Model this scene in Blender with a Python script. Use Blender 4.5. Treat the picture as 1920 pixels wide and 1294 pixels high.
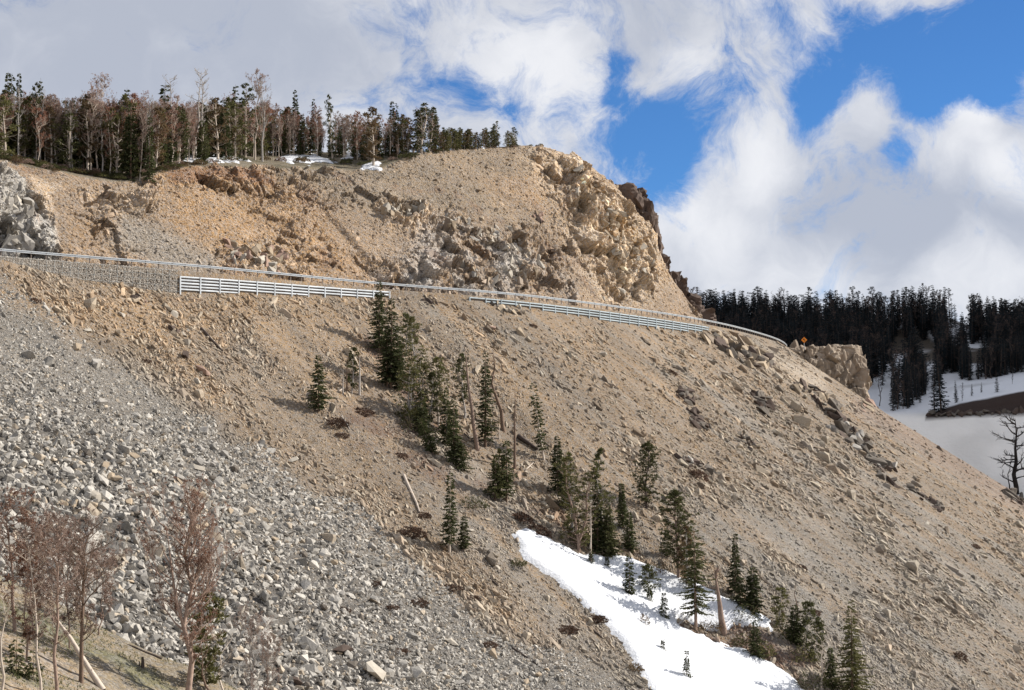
import bpy, bmesh, math, random
import numpy as np
from mathutils import Vector, Matrix, Euler
from mathutils.bvhtree import BVHTree
from mathutils.geometry import convex_hull_2d

for o in list(bpy.data.objects): bpy.data.objects.remove(o)
S = bpy.context.scene
COL = S.collection
R = random.Random(7)
RN = np.random.RandomState(11)

# ------------------------------------------------------------------ camera
F = 3350.0                       # focal length in photo pixels (photo 1920 x 1294)
TILT = math.atan(203 / F)
cam_d = bpy.data.cameras.new('camera'); cam = bpy.data.objects.new('camera', cam_d); COL.objects.link(cam)
cam_d.sensor_width = 36; cam_d.lens = F / 1920 * 36; cam_d.clip_start = .5; cam_d.clip_end = 9000
cam.location = (0, 0, 0); cam.rotation_euler = (math.pi / 2 + TILT, 0, 0)
S.camera = cam
CT, ST = math.cos(TILT), math.sin(TILT)

def ray(u, v):
    x = (u - 960) / F; y = (647 - v) / F
    return x, CT - y * ST, ST + y * CT      # world x, y, z (not normalised)
def at(u, v, Y):
    x, y, z = ray(u, v); return Vector((x * Y / y, Y, z * Y / y))
def proj(p):
    p = np.asarray(p, float); x, y, z = p[..., 0], p[..., 1], p[..., 2]
    d = y * CT + z * ST; h = z * CT - y * ST
    d = np.where(d < 1, 1, d)
    return 960 + F * x / d, 647 - F * h / d

# ------------------------------------------------------------------ sun, sky, exposure
SUN_AZ = math.radians(73); SUN_EL = math.radians(36)
sd = Vector((math.sin(SUN_AZ) * math.cos(SUN_EL), math.cos(SUN_AZ) * math.cos(SUN_EL), math.sin(SUN_EL)))
sl = bpy.data.lights.new('sun', 'SUN'); sun = bpy.data.objects.new('sun', sl); COL.objects.link(sun)
sl.energy = 5.0; sl.angle = math.radians(.5); sl.color = (1.0, .94, .86)
sun.rotation_euler = sd.to_track_quat('Z', 'Y').to_euler(); sun.location = (200, 100, 300)
S.view_settings.view_transform = 'Standard'; S.view_settings.look = 'None'
S.view_settings.exposure = 0.55; S.view_settings.gamma = 1
S.render.film_transparent = False

class NT:
    """small helper for node trees"""
    def __init__(s, t): s.t = t; s.n = t.nodes; s.l = t.links
    def node(s, typ, **kw):
        n = s.n.new(typ)
        for k, v in kw.items():
            if k == 'ins':
                for kk, vv in v.items():
                    s.put(n.inputs[kk], vv)
            else: setattr(n, k, v)
        return n
    def put(s, sock, v):
        if isinstance(v, bpy.types.NodeSocket): s.l.new(v, sock)
        else: sock.default_value = v
    def math(s, op, a, b=None, c=None, clamp=False):
        n = s.n.new('ShaderNodeMath'); n.operation = op; n.use_clamp = clamp
        s.put(n.inputs[0], a)
        if b is not None: s.put(n.inputs[1], b)
        if c is not None: s.put(n.inputs[2], c)
        return n.outputs[0]
    def mix(s, f, a, b, blend='MIX'):
        n = s.n.new('ShaderNodeMix'); n.data_type = 'RGBA'; n.blend_type = blend
        s.put(n.inputs[0], f); s.put(n.inputs[6], a); s.put(n.inputs[7], b)
        return n.outputs[2]
    def ss(s, x, a, b, lo=0., hi=1.):
        n = s.n.new('ShaderNodeMapRange'); n.interpolation_type = 'SMOOTHSTEP'
        s.put(n.inputs[0], x); n.inputs[1].default_value = a; n.inputs[2].default_value = b
        n.inputs[3].default_value = lo; n.inputs[4].default_value = hi
        return n.outputs[0]
    def noise(s, vec, scale, detail=6, rough=.55, dist=0., dim='3D'):
        n = s.n.new('ShaderNodeTexNoise'); n.noise_dimensions = dim
        if vec is not None: s.l.new(vec, n.inputs['Vector'])
        n.inputs['Scale'].default_value = scale; n.inputs['Detail'].default_value = detail
        n.inputs['Roughness'].default_value = rough; n.inputs['Distortion'].default_value = dist
        return n.outputs[0]

W = bpy.data.worlds.new('World'); S.world = W; W.use_nodes = True
t = NT(W.node_tree); t.n.clear()
out = t.node('ShaderNodeOutputWorld'); bg = t.node('ShaderNodeBackground')
t.l.new(bg.outputs[0], out.inputs[0]); bg.inputs[1].default_value = .050
sky = t.node('ShaderNodeTexSky', sky_type='NISHITA'); sky.sun_disc = False
sky.sun_elevation = SUN_EL; sky.sun_rotation = SUN_AZ; sky.altitude = 2900; sky.air_density = 1.0; sky.dust_density = .15; sky.ozone_density = 2.5
skyc = t.mix(1.0, sky.outputs[0], (.62, 1.10, 1.58, 1), 'MULTIPLY')
dirv = t.node('ShaderNodeTexCoord').outputs['Generated']
warp = t.node('ShaderNodeTexNoise'); t.l.new(dirv, warp.inputs['Vector']); warp.inputs['Scale'].default_value = 11; warp.inputs['Detail'].default_value = 7
wm = t.node('ShaderNodeVectorMath', operation='MULTIPLY_ADD'); t.l.new(warp.outputs['Color'], wm.inputs[0]); wm.inputs[1].default_value = (.06, .06, .06); t.l.new(dirv, wm.inputs[2])
wv = wm.outputs[0]
def blobs(lst):
    acc = None
    for (u, v, r, a) in lst:
        d = Vector(ray(u, v)).normalized()
        dn = t.node('ShaderNodeVectorMath', operation='DISTANCE'); t.l.new(wv, dn.inputs[0]); dn.inputs[1].default_value = d + Vector((.030, .030, .030))
        g = t.ss(dn.outputs['Value'], r / F, 0., 0., a)
        acc = g if acc is None else t.math('ADD', acc, g)
    return acc
clear = blobs([(868,150,75,-.5),(800,150,60,-.25),(900,190,60,-.4),(945,225,60,-.3),(1150,110,50,-.5),(1145,170,55,-.5),(1180,240,90,-.65),
    (1250,200,70,-.5),(1290,300,110,-.58),(1225,330,110,-.55),(1120,300,90,-.45),(1330,190,90,-.2),(1480,30,80,-.4),(1545,120,110,-.55),(1640,60,130,-.5),
    (1700,120,150,-.58),(1850,110,150,-.6),(1900,40,130,-.7),(1900,150,130,-.55),(1780,160,100,-.3),(1530,200,80,-.45),(1760,200,80,-.5),(1680,285,60,-.8),(1610,290,50,-.3),(1050,240,70,-.3),
    (690,165,70,-.28),(1400,165,60,-.15),
    (1290,80,150,.12),(1400,330,130,.35),(1500,320,90,.3),(1640,190,90,.25),(1850,260,95,.5),(1700,-10,90,.35),(1000,90,130,.25),(1300,430,160,.3),(1240,380,50,.3),(400,100,400,.3),(60,160,260,.35),(1700,490,260,.35),(1880,480,160,.3),(1500,480,200,.25)])
n1 = t.noise(wv, 24, 11, .70, .6)
dens = t.ss(t.math('ADD', t.math('MULTIPLY', n1, 1.75), t.math('ADD', t.math('MULTIPLY', clear, .85), -.17)), .22, .84)
n2 = t.math('ADD', t.math('MULTIPLY', t.noise(wv, 26, 8, .6, .5), .8), t.math('MULTIPLY', t.noise(wv, 9, 4, .5, .3), .75))
bright = blobs([(1850,225,80,.6),(1780,300,90,.35),(1900,330,90,.5),(1420,290,110,.45),(1290,400,140,.3),(1050,160,160,.3),(980,80,120,.15),(1290,120,120,.2),(1800,530,150,.35),(1560,560,150,.25),
    (1650,330,120,-.25),(1700,420,170,-.55),(1890,430,100,-.35),(1560,380,90,-.3),(200,60,420,-.45),(550,30,260,-.3),(1180,60,120,-.2),(1420,480,60,-.15),(1390,480,120,.2)])
sh = t.ss(t.math('ADD', t.math('MULTIPLY', n2, 1.0), bright), .35, 1.3)
ccol = t.mix(sh, (6.6, 7.1, 8.3, 1), (12.3, 12.4, 12.8, 1))
zc = t.node('ShaderNodeSeparateXYZ'); t.l.new(dirv, zc.inputs[0])
fin = t.mix(t.math('MULTIPLY', dens, .96), skyc, ccol)
t.l.new(fin, bg.inputs[0])

# ------------------------------------------------------------------ numpy noise
def _h(ix, iy, iz, k):
    h = (ix.astype(np.uint32) * np.uint32(374761393) + iy.astype(np.uint32) * np.uint32(668265263) + iz.astype(np.uint32) * np.uint32(2147483647) + np.uint32((k * 974634777) & 0xffffffff))
    h = (h ^ (h >> np.uint32(13))) * np.uint32(1274126177); h = h ^ (h >> np.uint32(16))
    h = h * np.uint32(2246822519); h ^= h >> np.uint32(13)
    return (h & np.uint32(0xffffff)).astype(np.float32) / 16777216.0
def vnoise(p, k=0):
    p = p.astype(np.float32) + 1000.0; i = np.floor(p).astype(np.int64); f = p - i; f = f * f * (3 - 2 * f)
    r = 0
    for dx in (0, 1):
        wx = f[:, 0] if dx else 1 - f[:, 0]
        for dy in (0, 1):
            wy = f[:, 1] if dy else 1 - f[:, 1]
            for dz in (0, 1):
                wz = f[:, 2] if dz else 1 - f[:, 2]
                r = r + wx * wy * wz * _h(i[:, 0] + dx, i[:, 1] + dy, i[:, 2] + dz, k)
    return r * 2 - 1
def fbm(p, oct=4, k=0, gain=.5):
    a = 1; s = 0; r = 0
    for o in range(oct):
        r = r + a * vnoise(p * 2 ** o, k + o); s += a; a *= gain
    return r / s
def facets(p, k=0):
    """blocky displacement: each Voronoi cell is a tilted plane, plus the distance to the second cell (cracks)"""
    p = p.astype(np.float32) + 1000.0; i = np.floor(p).astype(np.int64)
    b1 = np.full(len(p), 9., np.float32); b2 = b1.copy(); val = np.zeros(len(p), np.float32)
    for dx in (-1, 0, 1):
        for dy in (-1, 0, 1):
            for dz in (-1, 0, 1):
                cx, cy, cz = i[:, 0] + dx, i[:, 1] + dy, i[:, 2] + dz
                fx = cx + _h(cx, cy, cz, k) - p[:, 0]; fy = cy + _h(cx, cy, cz, k + 1) - p[:, 1]; fz = cz + _h(cx, cy, cz, k + 2) - p[:, 2]
                d = np.sqrt(fx * fx + fy * fy + fz * fz)
                new = d < b1
                b2 = np.where(new, b1, np.minimum(b2, d)); b1 = np.where(new, d, b1)
                t1 = _h(cx, cy, cz, k + 3) * 2 - 1; t2 = _h(cx, cy, cz, k + 4) * 2 - 1; t3 = _h(cx, cy, cz, k + 5) * 2 - 1; off = _h(cx, cy, cz, k + 6)
                val = np.where(new, (fx * t1 + fy * t2 + fz * t3) * .9 + off - .5, val)
    return val, np.clip((b2 - b1) * 5, 0, 1)
def sstep(x, a, b):
    x = np.clip((x - a) / (b - a), 0, 1); return x * x * (3 - 2 * x)
def poly_sd(u, v, poly):
    """signed distance in pixels of a ground point's place to an outline, positive inside"""
    poly = np.array(poly, float); d = np.full(u.shape, 1e9); ins = np.zeros(u.shape, bool); n = len(poly)
    for i in range(n):
        ax, ay = poly[i]; bx, by = poly[(i + 1) % n]
        ex, ey = bx - ax, by - ay; wx, wy = u - ax, v - ay
        tt = np.clip((wx * ex + wy * ey) / (ex * ex + ey * ey + 1e-9), 0, 1)
        d = np.minimum(d, (wx - ex * tt) ** 2 + (wy - ey * tt) ** 2)
        c = ((ay > v) != (by > v))
        with np.errstate(divide='ignore', invalid='ignore'):
            xi = (bx - ax) * (v - ay) / (by - ay + 1e-12) + ax
        ins ^= c & (u < xi)
    d = np.sqrt(d); return np.where(ins, d, -d)

# ------------------------------------------------------------------ object helpers
def tag(o, label=None, cat=None, group=None, kind=None):
    for a_, b_ in (('olive green ', 'olive '), (' just ', ' '), ('mid sized ', ''), ('dull brown ', 'brown '), (' deep ', ' '), ('short ', ''), (' far ', ' '), ('rust red dying', 'rust red'), ('pinkish twiggy', 'pinkish'), ('tall ', ''), (' close ', ' ')):
        if label and len(label.split()) > 16: label = label.replace(a_, b_)
    if label: o['label'] = label
    if cat: o['category'] = cat
    if group: o['group'] = group
    if kind: o['kind'] = kind
    return o
def empty(name, loc, label=None, cat=None, group=None):
    o = bpy.data.objects.new(name, None); COL.objects.link(o); o.location = loc; o.empty_display_size = .3
    return tag(o, label, cat, group)
def link(name, me, parent=None, loc=None):
    o = bpy.data.objects.new(name, me); COL.objects.link(o)
    if parent is not None: o.parent = parent
    if loc is not None: o.location = loc
    return o
def mesh(name, V, Fc, mats, mi=None, smooth=False):
    me = bpy.data.meshes.new(name); me.from_pydata([tuple(map(float, v)) for v in V], [], [tuple(map(int, f)) for f in Fc])
    for m in (mats if isinstance(mats, (list, tuple)) else [mats]): me.materials.append(m)
    if mi is not None: me.polygons.foreach_set('material_index', mi)
    if smooth: me.polygons.foreach_set('use_smooth', [True] * len(me.polygons))
    me.update(); return me
def grid_mesh(name, P, mat, smooth=True, col=None, keep=None):
    """P: (A, B, 3) points"""
    A, B, _ = P.shape
    i = np.arange(A * B).reshape(A, B)
    q = np.stack([i[:-1, :-1], i[1:, :-1], i[1:, 1:], i[:-1, 1:]], -1).reshape(-1, 4)
    V = P.reshape(-1, 3)
    if keep is not None:
        kf = keep.reshape(-1)[q].any(1); q = q[kf]
        used = np.zeros(A * B, bool); used[q.ravel()] = True
        mp = np.cumsum(used) - 1; V = V[used]; q = mp[q]
        if col is not None: col = col.reshape(-1, col.shape[-1])[used]
    me = bpy.data.meshes.new(name)
    me.vertices.add(len(V)); me.vertices.foreach_set('co', V.astype(np.float32).ravel())
    me.loops.add(len(q) * 4); me.loops.foreach_set('vertex_index', q.astype(np.int32).ravel())
    me.polygons.add(len(q)); me.polygons.foreach_set('loop_start', np.arange(len(q), dtype=np.int32) * 4)
    me.update(calc_edges=True)
    me.polygons.foreach_set('use_smooth', np.full(len(q), smooth))
    me.materials.append(mat)
    if col is not None:
        c = col.reshape(-1, 3); c4 = np.ones((len(c), 4), np.float32); c4[:, :3] = c
        a = me.attributes.new('tone', 'FLOAT_COLOR', 'POINT'); a.data.foreach_set('color', c4.ravel())
    me.update(); me.validate()
    return me
def gnormals(P):
    a = np.gradient(P, axis=0); b = np.gradient(P, axis=1); n = np.cross(a, b)
    n /= np.linalg.norm(n, axis=-1, keepdims=True) + 1e-9
    return n
def cr(pts, m):
    """Catmull-Rom through pts, resampled to m points by arc length"""
    pts = np.array(pts, float); e = np.vstack([2 * pts[0] - pts[1], pts, 2 * pts[-1] - pts[-2]]); o = []
    for i in range(len(pts) - 1):
        p0, p1, p2, p3 = e[i:i + 4]
        for tt in np.linspace(0, 1, 60, endpoint=False):
            o.append(.5 * ((2 * p1) + (-p0 + p2) * tt + (2 * p0 - 5 * p1 + 4 * p2 - p3) * tt ** 2 + (-p0 + 3 * p1 - 3 * p2 + p3) * tt ** 3))
    o.append(pts[-1]); o = np.array(o)
    L = np.r_[0, np.cumsum(np.linalg.norm(np.diff(o[:, :2], axis=0), axis=1))]
    s = np.linspace(0, L[-1], m)
    return np.stack([np.interp(s, L, o[:, k]) for k in range(o.shape[1])], 1), L[-1]

# ------------------------------------------------------------------ materials
def mat(name, rough=.9):
    m = bpy.data.materials.new(name); m.use_nodes = True; tt = NT(m.node_tree)
    b = m.node_tree.nodes['Principled BSDF']; b.inputs['Roughness'].default_value = rough
    b.inputs['Specular IOR Level'].default_value = .25
    return m, tt, b
def bump(tt, b, h, strength, dist=.1):
    n = tt.node('ShaderNodeBump'); n.inputs['Strength'].default_value = strength; n.inputs['Distance'].default_value = dist
    tt.put(n.inputs['Height'], h); tt.l.new(n.outputs[0], b.inputs['Normal'])
def simple(name, c, var=.25, rough=.85, scale=3., b_=0.):
    m, tt, b = mat(name, rough)
    g = tt.node('ShaderNodeNewGeometry').outputs['Position']; n = tt.noise(g, scale, 5)
    oi = tt.node('ShaderNodeObjectInfo').outputs['Random']
    f = tt.math('ADD', tt.math('MULTIPLY', tt.math('SUBTRACT', n, .5), var * 3), tt.math('MULTIPLY', tt.math('SUBTRACT', oi, .5), var))
    f = tt.math('ADD', f, 1.0)
    cm = tt.node('ShaderNodeVectorMath', operation='SCALE'); cm.inputs[0].default_value = c[:3]; tt.l.new(f, cm.inputs['Scale'])
    tt.l.new(cm.outputs[0], b.inputs['Base Color'])
    if b_: bump(tt, b, n, b_)
    return m
def ground_mat(name, sc=1.0):
    m, tt, b = mat(name, .95)
    at_ = tt.node('ShaderNodeAttribute'); at_.attribute_name = 'tone'
    pos = tt.node('ShaderNodeNewGeometry').outputs['Position']
    vo = tt.node('ShaderNodeTexVoronoi'); tt.l.new(pos, vo.inputs['Vector']); vo.inputs['Scale'].default_value = 3.2 * sc; vo.inputs['Randomness'].default_value = 1
    vs = tt.node('ShaderNodeSeparateColor'); tt.l.new(vo.outputs['Color'], vs.inputs[0])
    n1 = tt.noise(pos, 1.2 * sc, 7, .65); n2 = tt.noise(pos, 8 * sc, 4, .6)
    f = tt.math('ADD', tt.math('MULTIPLY', vs.outputs[0], .5), tt.math('ADD', tt.math('MULTIPLY', n1, .55), tt.math('MULTIPLY', n2, .6)))
    f = tt.ss(f, .35, 1.25, .66, 1.28)
    c = tt.node('ShaderNodeVectorMath', operation='SCALE'); tt.l.new(at_.outputs['Color'], c.inputs[0]); tt.l.new(f, c.inputs['Scale'])
    # single stones differ a little in hue
    hs = tt.node('ShaderNodeHueSaturation'); tt.l.new(c.outputs[0], hs.inputs['Color']); tt.l.new(tt.ss(vs.outputs[1], 0, 1, .65, 1.25), hs.inputs['Saturation'])
    tt.l.new(hs.outputs[0], b.inputs['Base Color'])
    h = tt.math('ADD', tt.math('MULTIPLY', vo.outputs['Distance'], -.8), tt.math('MULTIPLY', n2, .7))
    bump(tt, b, h, .9, .22 / sc)
    return m
M = {}
M['slope'] = ground_mat('scree_ground')
M['cut'] = ground_mat('cut_bank_ground', .8)
# loose stones: colour comes with each stone
m, tt, b = mat('loose_stone', .9)
ia = tt.node('ShaderNodeAttribute'); ia.attribute_type = 'INSTANCER'; ia.attribute_name = 'tone'
pos = tt.node('ShaderNodeNewGeometry').outputs['Position']
nn = tt.noise(pos, 4, 5, .6)
c = tt.node('ShaderNodeVectorMath', operation='SCALE'); tt.l.new(ia.outputs['Color'], c.inputs[0]); tt.l.new(tt.ss(nn, .25, .75, .8, 1.2), c.inputs['Scale'])
tt.l.new(c.outputs[0], b.inputs['Base Color']); bump(tt, b, nn, .4, .1)
M['stone'] = m
M['b_grey'] = simple('grey_rock', (.31, .29, .26), .22, .9, 1.5, .6)
M['b_pale'] = simple('pale_rock', (.37, .335, .28), .18, .9, 1.5, .6)
M['b_tan'] = simple('tan_rock', (.33, .265, .19), .2, .9, 1.5, .6)
M['b_pink'] = simple('pinkish_rock', (.29, .20, .155), .2, .9, 1.5, .6)
M['b_dark'] = simple('dark_brown_rock', (.085, .062, .05), .3, .9, 1.2, .8)
M['b_slate'] = simple('dark_grey_rock', (.12, .103, .085), .3, .9, 1.2, .8)
M['crag'] = simple('cliff_rock', (.265, .215, .165), .55, .9, .35, .9)
M['darkcrag'] = simple('dark_cliff_rock', (.10, .072, .058), .5, .9, .3, .9)
M['steel'] = simple('galvanised_steel', (.55, .58, .60), .12, .45, .6)
M['steel'].node_tree.nodes['Principled BSDF'].inputs['Metallic'].default_value = .35
M['bluesteel'] = simple('weathered_blue_grey_steel', (.36, .42, .45), .2, .5, .8)
M['whitesteel'] = simple('pale_steel', (.56, .60, .63), .22, .5, .7)
M['post'] = simple('dark_post_steel', (.16, .13, .11), .2, .7, 2)
M['asphalt'] = simple('asphalt', (.055, .055, .055), .3, .9, 2)
def snowmat(name, c):
    m, tt, b = mat(name, .75)
    g = tt.node('ShaderNodeNewGeometry').outputs['Position']
    n = tt.noise(g, .35, 6, .6); n2 = tt.noise(g, 2.2, 6, .65)
    n3 = tt.noise(g, 7., 3, .7); dirt = tt.math('MAXIMUM', tt.ss(n, .5, .8, 0, .6), tt.ss(n3, .66, .74, 0, 1.6))
    tt.l.new(tt.mix(dirt, c + (1,), (c[0] * .8, c[1] * .78, c[2] * .74, 1)), b.inputs['Base Color'])
    bump(tt, b, n2, .8, .35); return m
M['snow'] = snowmat('snow', (.66, .68, .71)); M['oldsnow'] = snowmat('old_snow', (.74, .74, .75))
# ------------------------------------------------------------------ the road line (outer edge, under the guardrail)
ROADZ = 33.0
road_ctrl = [(-200, 178), (-160, 222), (-120, 266), (-86, 299), (-55, 327), (-28, 357), (5, 388), (46, 451), (72, 512), (86, 560), (90, 600), (82, 640), (60, 680), (20, 710)]
NS = 1150
RP, RL = cr(road_ctrl, NS)
def smooth1(a, k=25):
    ker = np.ones(k) / k; return np.stack([np.convolve(np.pad(a[:, j], k // 2, mode='edge'), ker, 'valid') for j in range(a.shape[1])], 1)
RPs = smooth1(RP, 41)[:NS]
RT = np.gradient(RPs, axis=0); RT /= np.linalg.norm(RT, axis=1, keepdims=True); RT = smooth1(RT, 61)[:NS]; RT /= np.linalg.norm(RT, axis=1, keepdims=True)
RN_ = np.stack([RT[:, 1], -RT[:, 0]], 1)             # towards the valley
RU, _rv = proj(np.c_[RPs, np.full(NS, ROADZ)])
RS = np.linspace(0, RL, NS)
def s_of_u(u):                                        # station on the visible stretch
    k = (RPs[:, 1] < 575); return np.interp(u, RU[k], RS[k])
def road_pt(s, n=0., z=ROADZ):
    i = np.interp(s, RS, np.arange(NS)); a = int(min(i, NS - 2)); f = i - a
    p = RPs[a] * (1 - f) + RPs[a + 1] * f; q = RN_[a]
    return Vector((p[0] + q[0] * n, p[1] + q[1] * n, z))
drop_u = [-400, 0, 50, 150, 328, 400, 560, 715, 745, 860, 900, 1000, 1150, 1250, 1310, 1340, 1480, 1700]
drop_d = [.4, .6, 1.6, 3.0, 4.3, 3.7, 2.9, 1.9, 1.2, 1.0, 1.3, 1.9, 2.8, 3.2, 2.2, 1.0, .4, .3]
DROP = np.interp(RU, drop_u, drop_d)
DROP[RPs[:, 1] > 560] = .3

# lower slope: sheet over (station, distance downhill)
nn_ = np.r_[np.array([-1.2, 0, .7, .95]), 1.3 + np.linspace(0, 1, 395) ** 1.12 * 175]
NB = len(nn_)
Kslope = .70 + .0 * RS
base = np.zeros((NS, NB, 3))
base[..., 0] = RPs[:, 0, None] + RN_[:, 0, None] * nn_[None]
base[..., 1] = RPs[:, 1, None] + RN_[:, 1, None] * nn_[None]
ext = np.maximum(nn_ - 1.3, 0)[None]
base[..., 2] = ROADZ - sstep(nn_, .7, 1.3)[None] * DROP[:, None] - .69 * ext + .00028 * ext ** 2 - 0.55 * (1 - np.exp(-ext / 4)) * 0
Pf = base.reshape(-1, 3)
sn = np.stack(np.broadcast_arrays(RS[:, None] * .055, nn_[None] * .012, 0 * RS[:, None]), -1).reshape(-1, 3)   # furrows down the fall line
amp = sstep(np.broadcast_to(nn_[None], (NS, NB)), 1.5, 14).reshape(-1)
streak = fbm(sn * np.array([3.2, 1, 1]), 4, 40)
big = fbm(Pf * .028, 3, 3)
U, V = proj(Pf); U = U.reshape(-1); V = V.reshape(-1)
# dense grey talus outline
TAL = [(-900, 520), (0, 528), (90, 585), (220, 668), (330, 738), (450, 830), (560, 900), (650, 945), (720, 1010), (800, 1090), (900, 1160), (1040, 1225), (1180, 1294), (1400, 1500), (-900, 1900)]
wob = 26 * fbm(Pf * .05, 3, 9)
sd_t = poly_sd(U, V, TAL) + wob
tal = sstep(sd_t, -35, 45)
tal_big = sstep(sd_t, 20, 240)
fine = fbm(Pf * .5, 4, 21)
fine2 = vnoise(Pf * 1.7, 27)
z = base[..., 2].reshape(-1) + amp * (big * 1.5 + streak * (1 - tal) * .7 + (1 - tal) * .16 * fbm(sn * np.array([17, 1.0, 1]), 3, 160) + fine * (.25 + .35 * tal_big) + fine2 * (.10 + .2 * tal_big))
# gully of the tree line running down into the snow patch
GUL = [(690, 560), (760, 640), (900, 800), (1000, 900), (1100, 980), (1250, 1060), (1400, 1150), (1520, 1230), (1650, 1330), (1500, 1400), (1250, 1250), (1050, 1080), (900, 930), (760, 820), (640, 700)]
sd_g = poly_sd(U, V, GUL)
z -= 1.4 * sstep(sd_g, -30, 60) * amp
base[..., 2] = z.reshape(NS, NB)
# geology of the slope as albedo, with gap and tree shade painted in
brown = np.array([.205, .158, .112]); grey = np.array([.185, .168, .145]); orange = np.array([.275, .193, .118]); dark = np.array([.13, .095, .075]); pale = np.array([.40, .335, .26])
def mixc(c, d, f): return c * (1 - f[:, None]) + d * f[:, None]
c = np.broadcast_to(brown, Pf.shape).copy()
st2 = fbm(sn * np.array([6.5, 1.2, 1]), 4, 60)
c = mixc(c, grey, sstep(st2 + .7 * fbm(Pf * .03, 3, 5) + .5 * fine, -.2, .7) * .7)
c = mixc(c, orange, sstep(fbm(sn * np.array([4, 1.5, 1]) + 7, 3, 71) + .3 * (V < 760), .22, .6) * .55)
st3 = fbm(sn * np.array([17, 1.0, 1]) + .25 * big[:, None], 3, 160)
right_ = sstep(U, 700, 1300)
c *= (1 + .42 * st3 * (.4 + .6 * right_))[:, None]
c = mixc(c, grey * .9, sstep(st3, .1, .4) * .6 * (.3 + .7 * right_))
c = mixc(c, orange, sstep(-st3, .2, .5) * .4)
c = mixc(c, grey * 1.05, sstep(poly_sd(U, V, [(1250, 900), (1500, 880), (1950, 1090), (1950, 1400), (1600, 1400), (1400, 1150)]), -60, 120) * (.35 + .4 * sstep(st2, -.2, .3)))
c = mixc(c, grey, tal * .95)
c = mixc(c, np.array([.075, .068, .06]), tal * (.25 + .75 * tal_big) * (.5 + .5 * sstep(fine, -.4, .2)) * sstep(V, 640, 860))  # shade in the gaps between talus blocks, painted into the ground
c = mixc(c, orange, sstep(poly_sd(U, V, [(-100, 490), (60, 545), (330, 555), (500, 560), (420, 640), (250, 640), (100, 590), (-100, 540)]), -20, 25) * .6)
c = mixc(c, pale, sstep(poly_sd(U, V, [(1440, 655), (1560, 700), (1540, 745), (1420, 690)]), -15, 20) * .5)
c = mixc(c, dark * 1.5, sstep(poly_sd(U, V, [(1600, 740), (1700, 790), (1940, 930), (1940, 985), (1720, 850), (1600, 775)]), -14, 16) * .5)
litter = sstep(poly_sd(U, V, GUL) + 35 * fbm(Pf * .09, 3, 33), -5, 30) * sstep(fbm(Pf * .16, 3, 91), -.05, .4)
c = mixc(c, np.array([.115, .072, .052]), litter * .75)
litter_shade = sstep(poly_sd(U, V, [(560, 740), (650, 760), (760, 800), (840, 870), (900, 930), (880, 960), (740, 880), (600, 800)]) + 20 * fbm(Pf * .12, 3, 35), -8, 26) * sstep(fbm(Pf * .2, 3, 93), -.2, .3)  # litter tone that also paints the tree shadows left of the trunks
c = mixc(c, np.array([.12, .078, .058]), litter_shade * .7)
c *= (1 + .22 * fbm(Pf * .12, 4, 15))[:, None]
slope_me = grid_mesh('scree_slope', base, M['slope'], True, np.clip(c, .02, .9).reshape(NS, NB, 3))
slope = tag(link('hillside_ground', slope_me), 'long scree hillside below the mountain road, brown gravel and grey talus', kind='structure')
SLOPEC = c

def bvh_of(*obs):
    Vv, Fv = [], []
    for o in obs:
        k = len(Vv); mw = o.matrix_world
        Vv += [mw @ v.co for v in o.data.vertices]; Fv += [[k + i for i in p.vertices] for p in o.data.polygons]
    return BVHTree.FromPolygons(Vv, Fv)

# ------------------------------------------------------------------ upper cut bank and plateau
#  toe (x,y), rim (u,v,Y), back1 (u,v,Y), steepness (0 loose slope .. 1 headland crag)
ST_ = [((-178, 214), (-420, 255, 235), 0), ((-135, 263), (-200, 275, 285), 0), ((-105, 295), (-90, 290, 312), .3), ((-82, 316), (0, 302, 334), .35), ((-70, 327), (110, 324, 343), .2), ((-59.5, 336), (235, 343, 352), .1),
       ((-49, 346), (330, 318, 365), .1), ((-38, 357), (430, 312, 378), .1), ((-19, 375), (600, 317, 398), .1), ((-7, 387), (700, 318, 410), .1), ((4, 400), (780, 288, 424), .25), ((18, 418), (870, 280, 440), .45),
       ((31, 437), (950, 275, 452), .7), ((43, 452), (1020, 276, 463), 1), ((50, 464), (1070, 296, 470), 1), ((54, 478), (1085, 305, 482), 1), ((50, 494), (1075, 300, 494), 1), ((36, 508), (1040, 285, 505), 1), ((10, 520), (960, 278, 515), .8)]
toe = np.array([(a[0][0], a[0][1], ROADZ - .3) for a in ST_]); rim = np.array([list(at(*a[1])) for a in ST_]); stp = np.array([a[2] for a in ST_])
ctrl = np.c_[toe, rim, stp]
NU_, NV_ = 1000, 190
# resample stations on the rim/toe mean
mid = np.c_[(toe[:, :2] + rim[:, :2]) / 2, ctrl]
CS, _ = cr(mid, NU_)
toeS, rimS, stS = CS[:, 2:5], CS[:, 5:8], np.clip(CS[:, 8], 0, 1)
nf = 150                                             # rows toe..rim, rest plateau behind
f = np.linspace(0, 1, nf)
h0 = np.interp(f, [0, .25, .5, .8, 1], [0, .23, .47, .80, 1]); h1 = np.interp(f, [0, .16, .39, .48, .76, 1], [0, .13, .40, .60, .88, 1])
up = np.zeros((NU_, NV_, 3))
H = h0[None] * (1 - stS[:, None]) + h1[None] * stS[:, None]
up[:, :nf, :2] = toeS[:, None, :2] * (1 - f[None, :, None]) + rimS[:, None, :2] * f[None, :, None]
up[:, :nf, 2] = toeS[:, None, 2] * (1 - H) + rimS[:, None, 2] * H
dirb = rimS[:, :2] - toeS[:, :2]; dirb = np.array([-.55, .835])[None] * .8 + .2 * dirb / np.linalg.norm(dirb, axis=1, keepdims=True); dirb /= np.linalg.norm(dirb, axis=1, keepdims=True)
ruu, rvv = proj(rimS)
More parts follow.
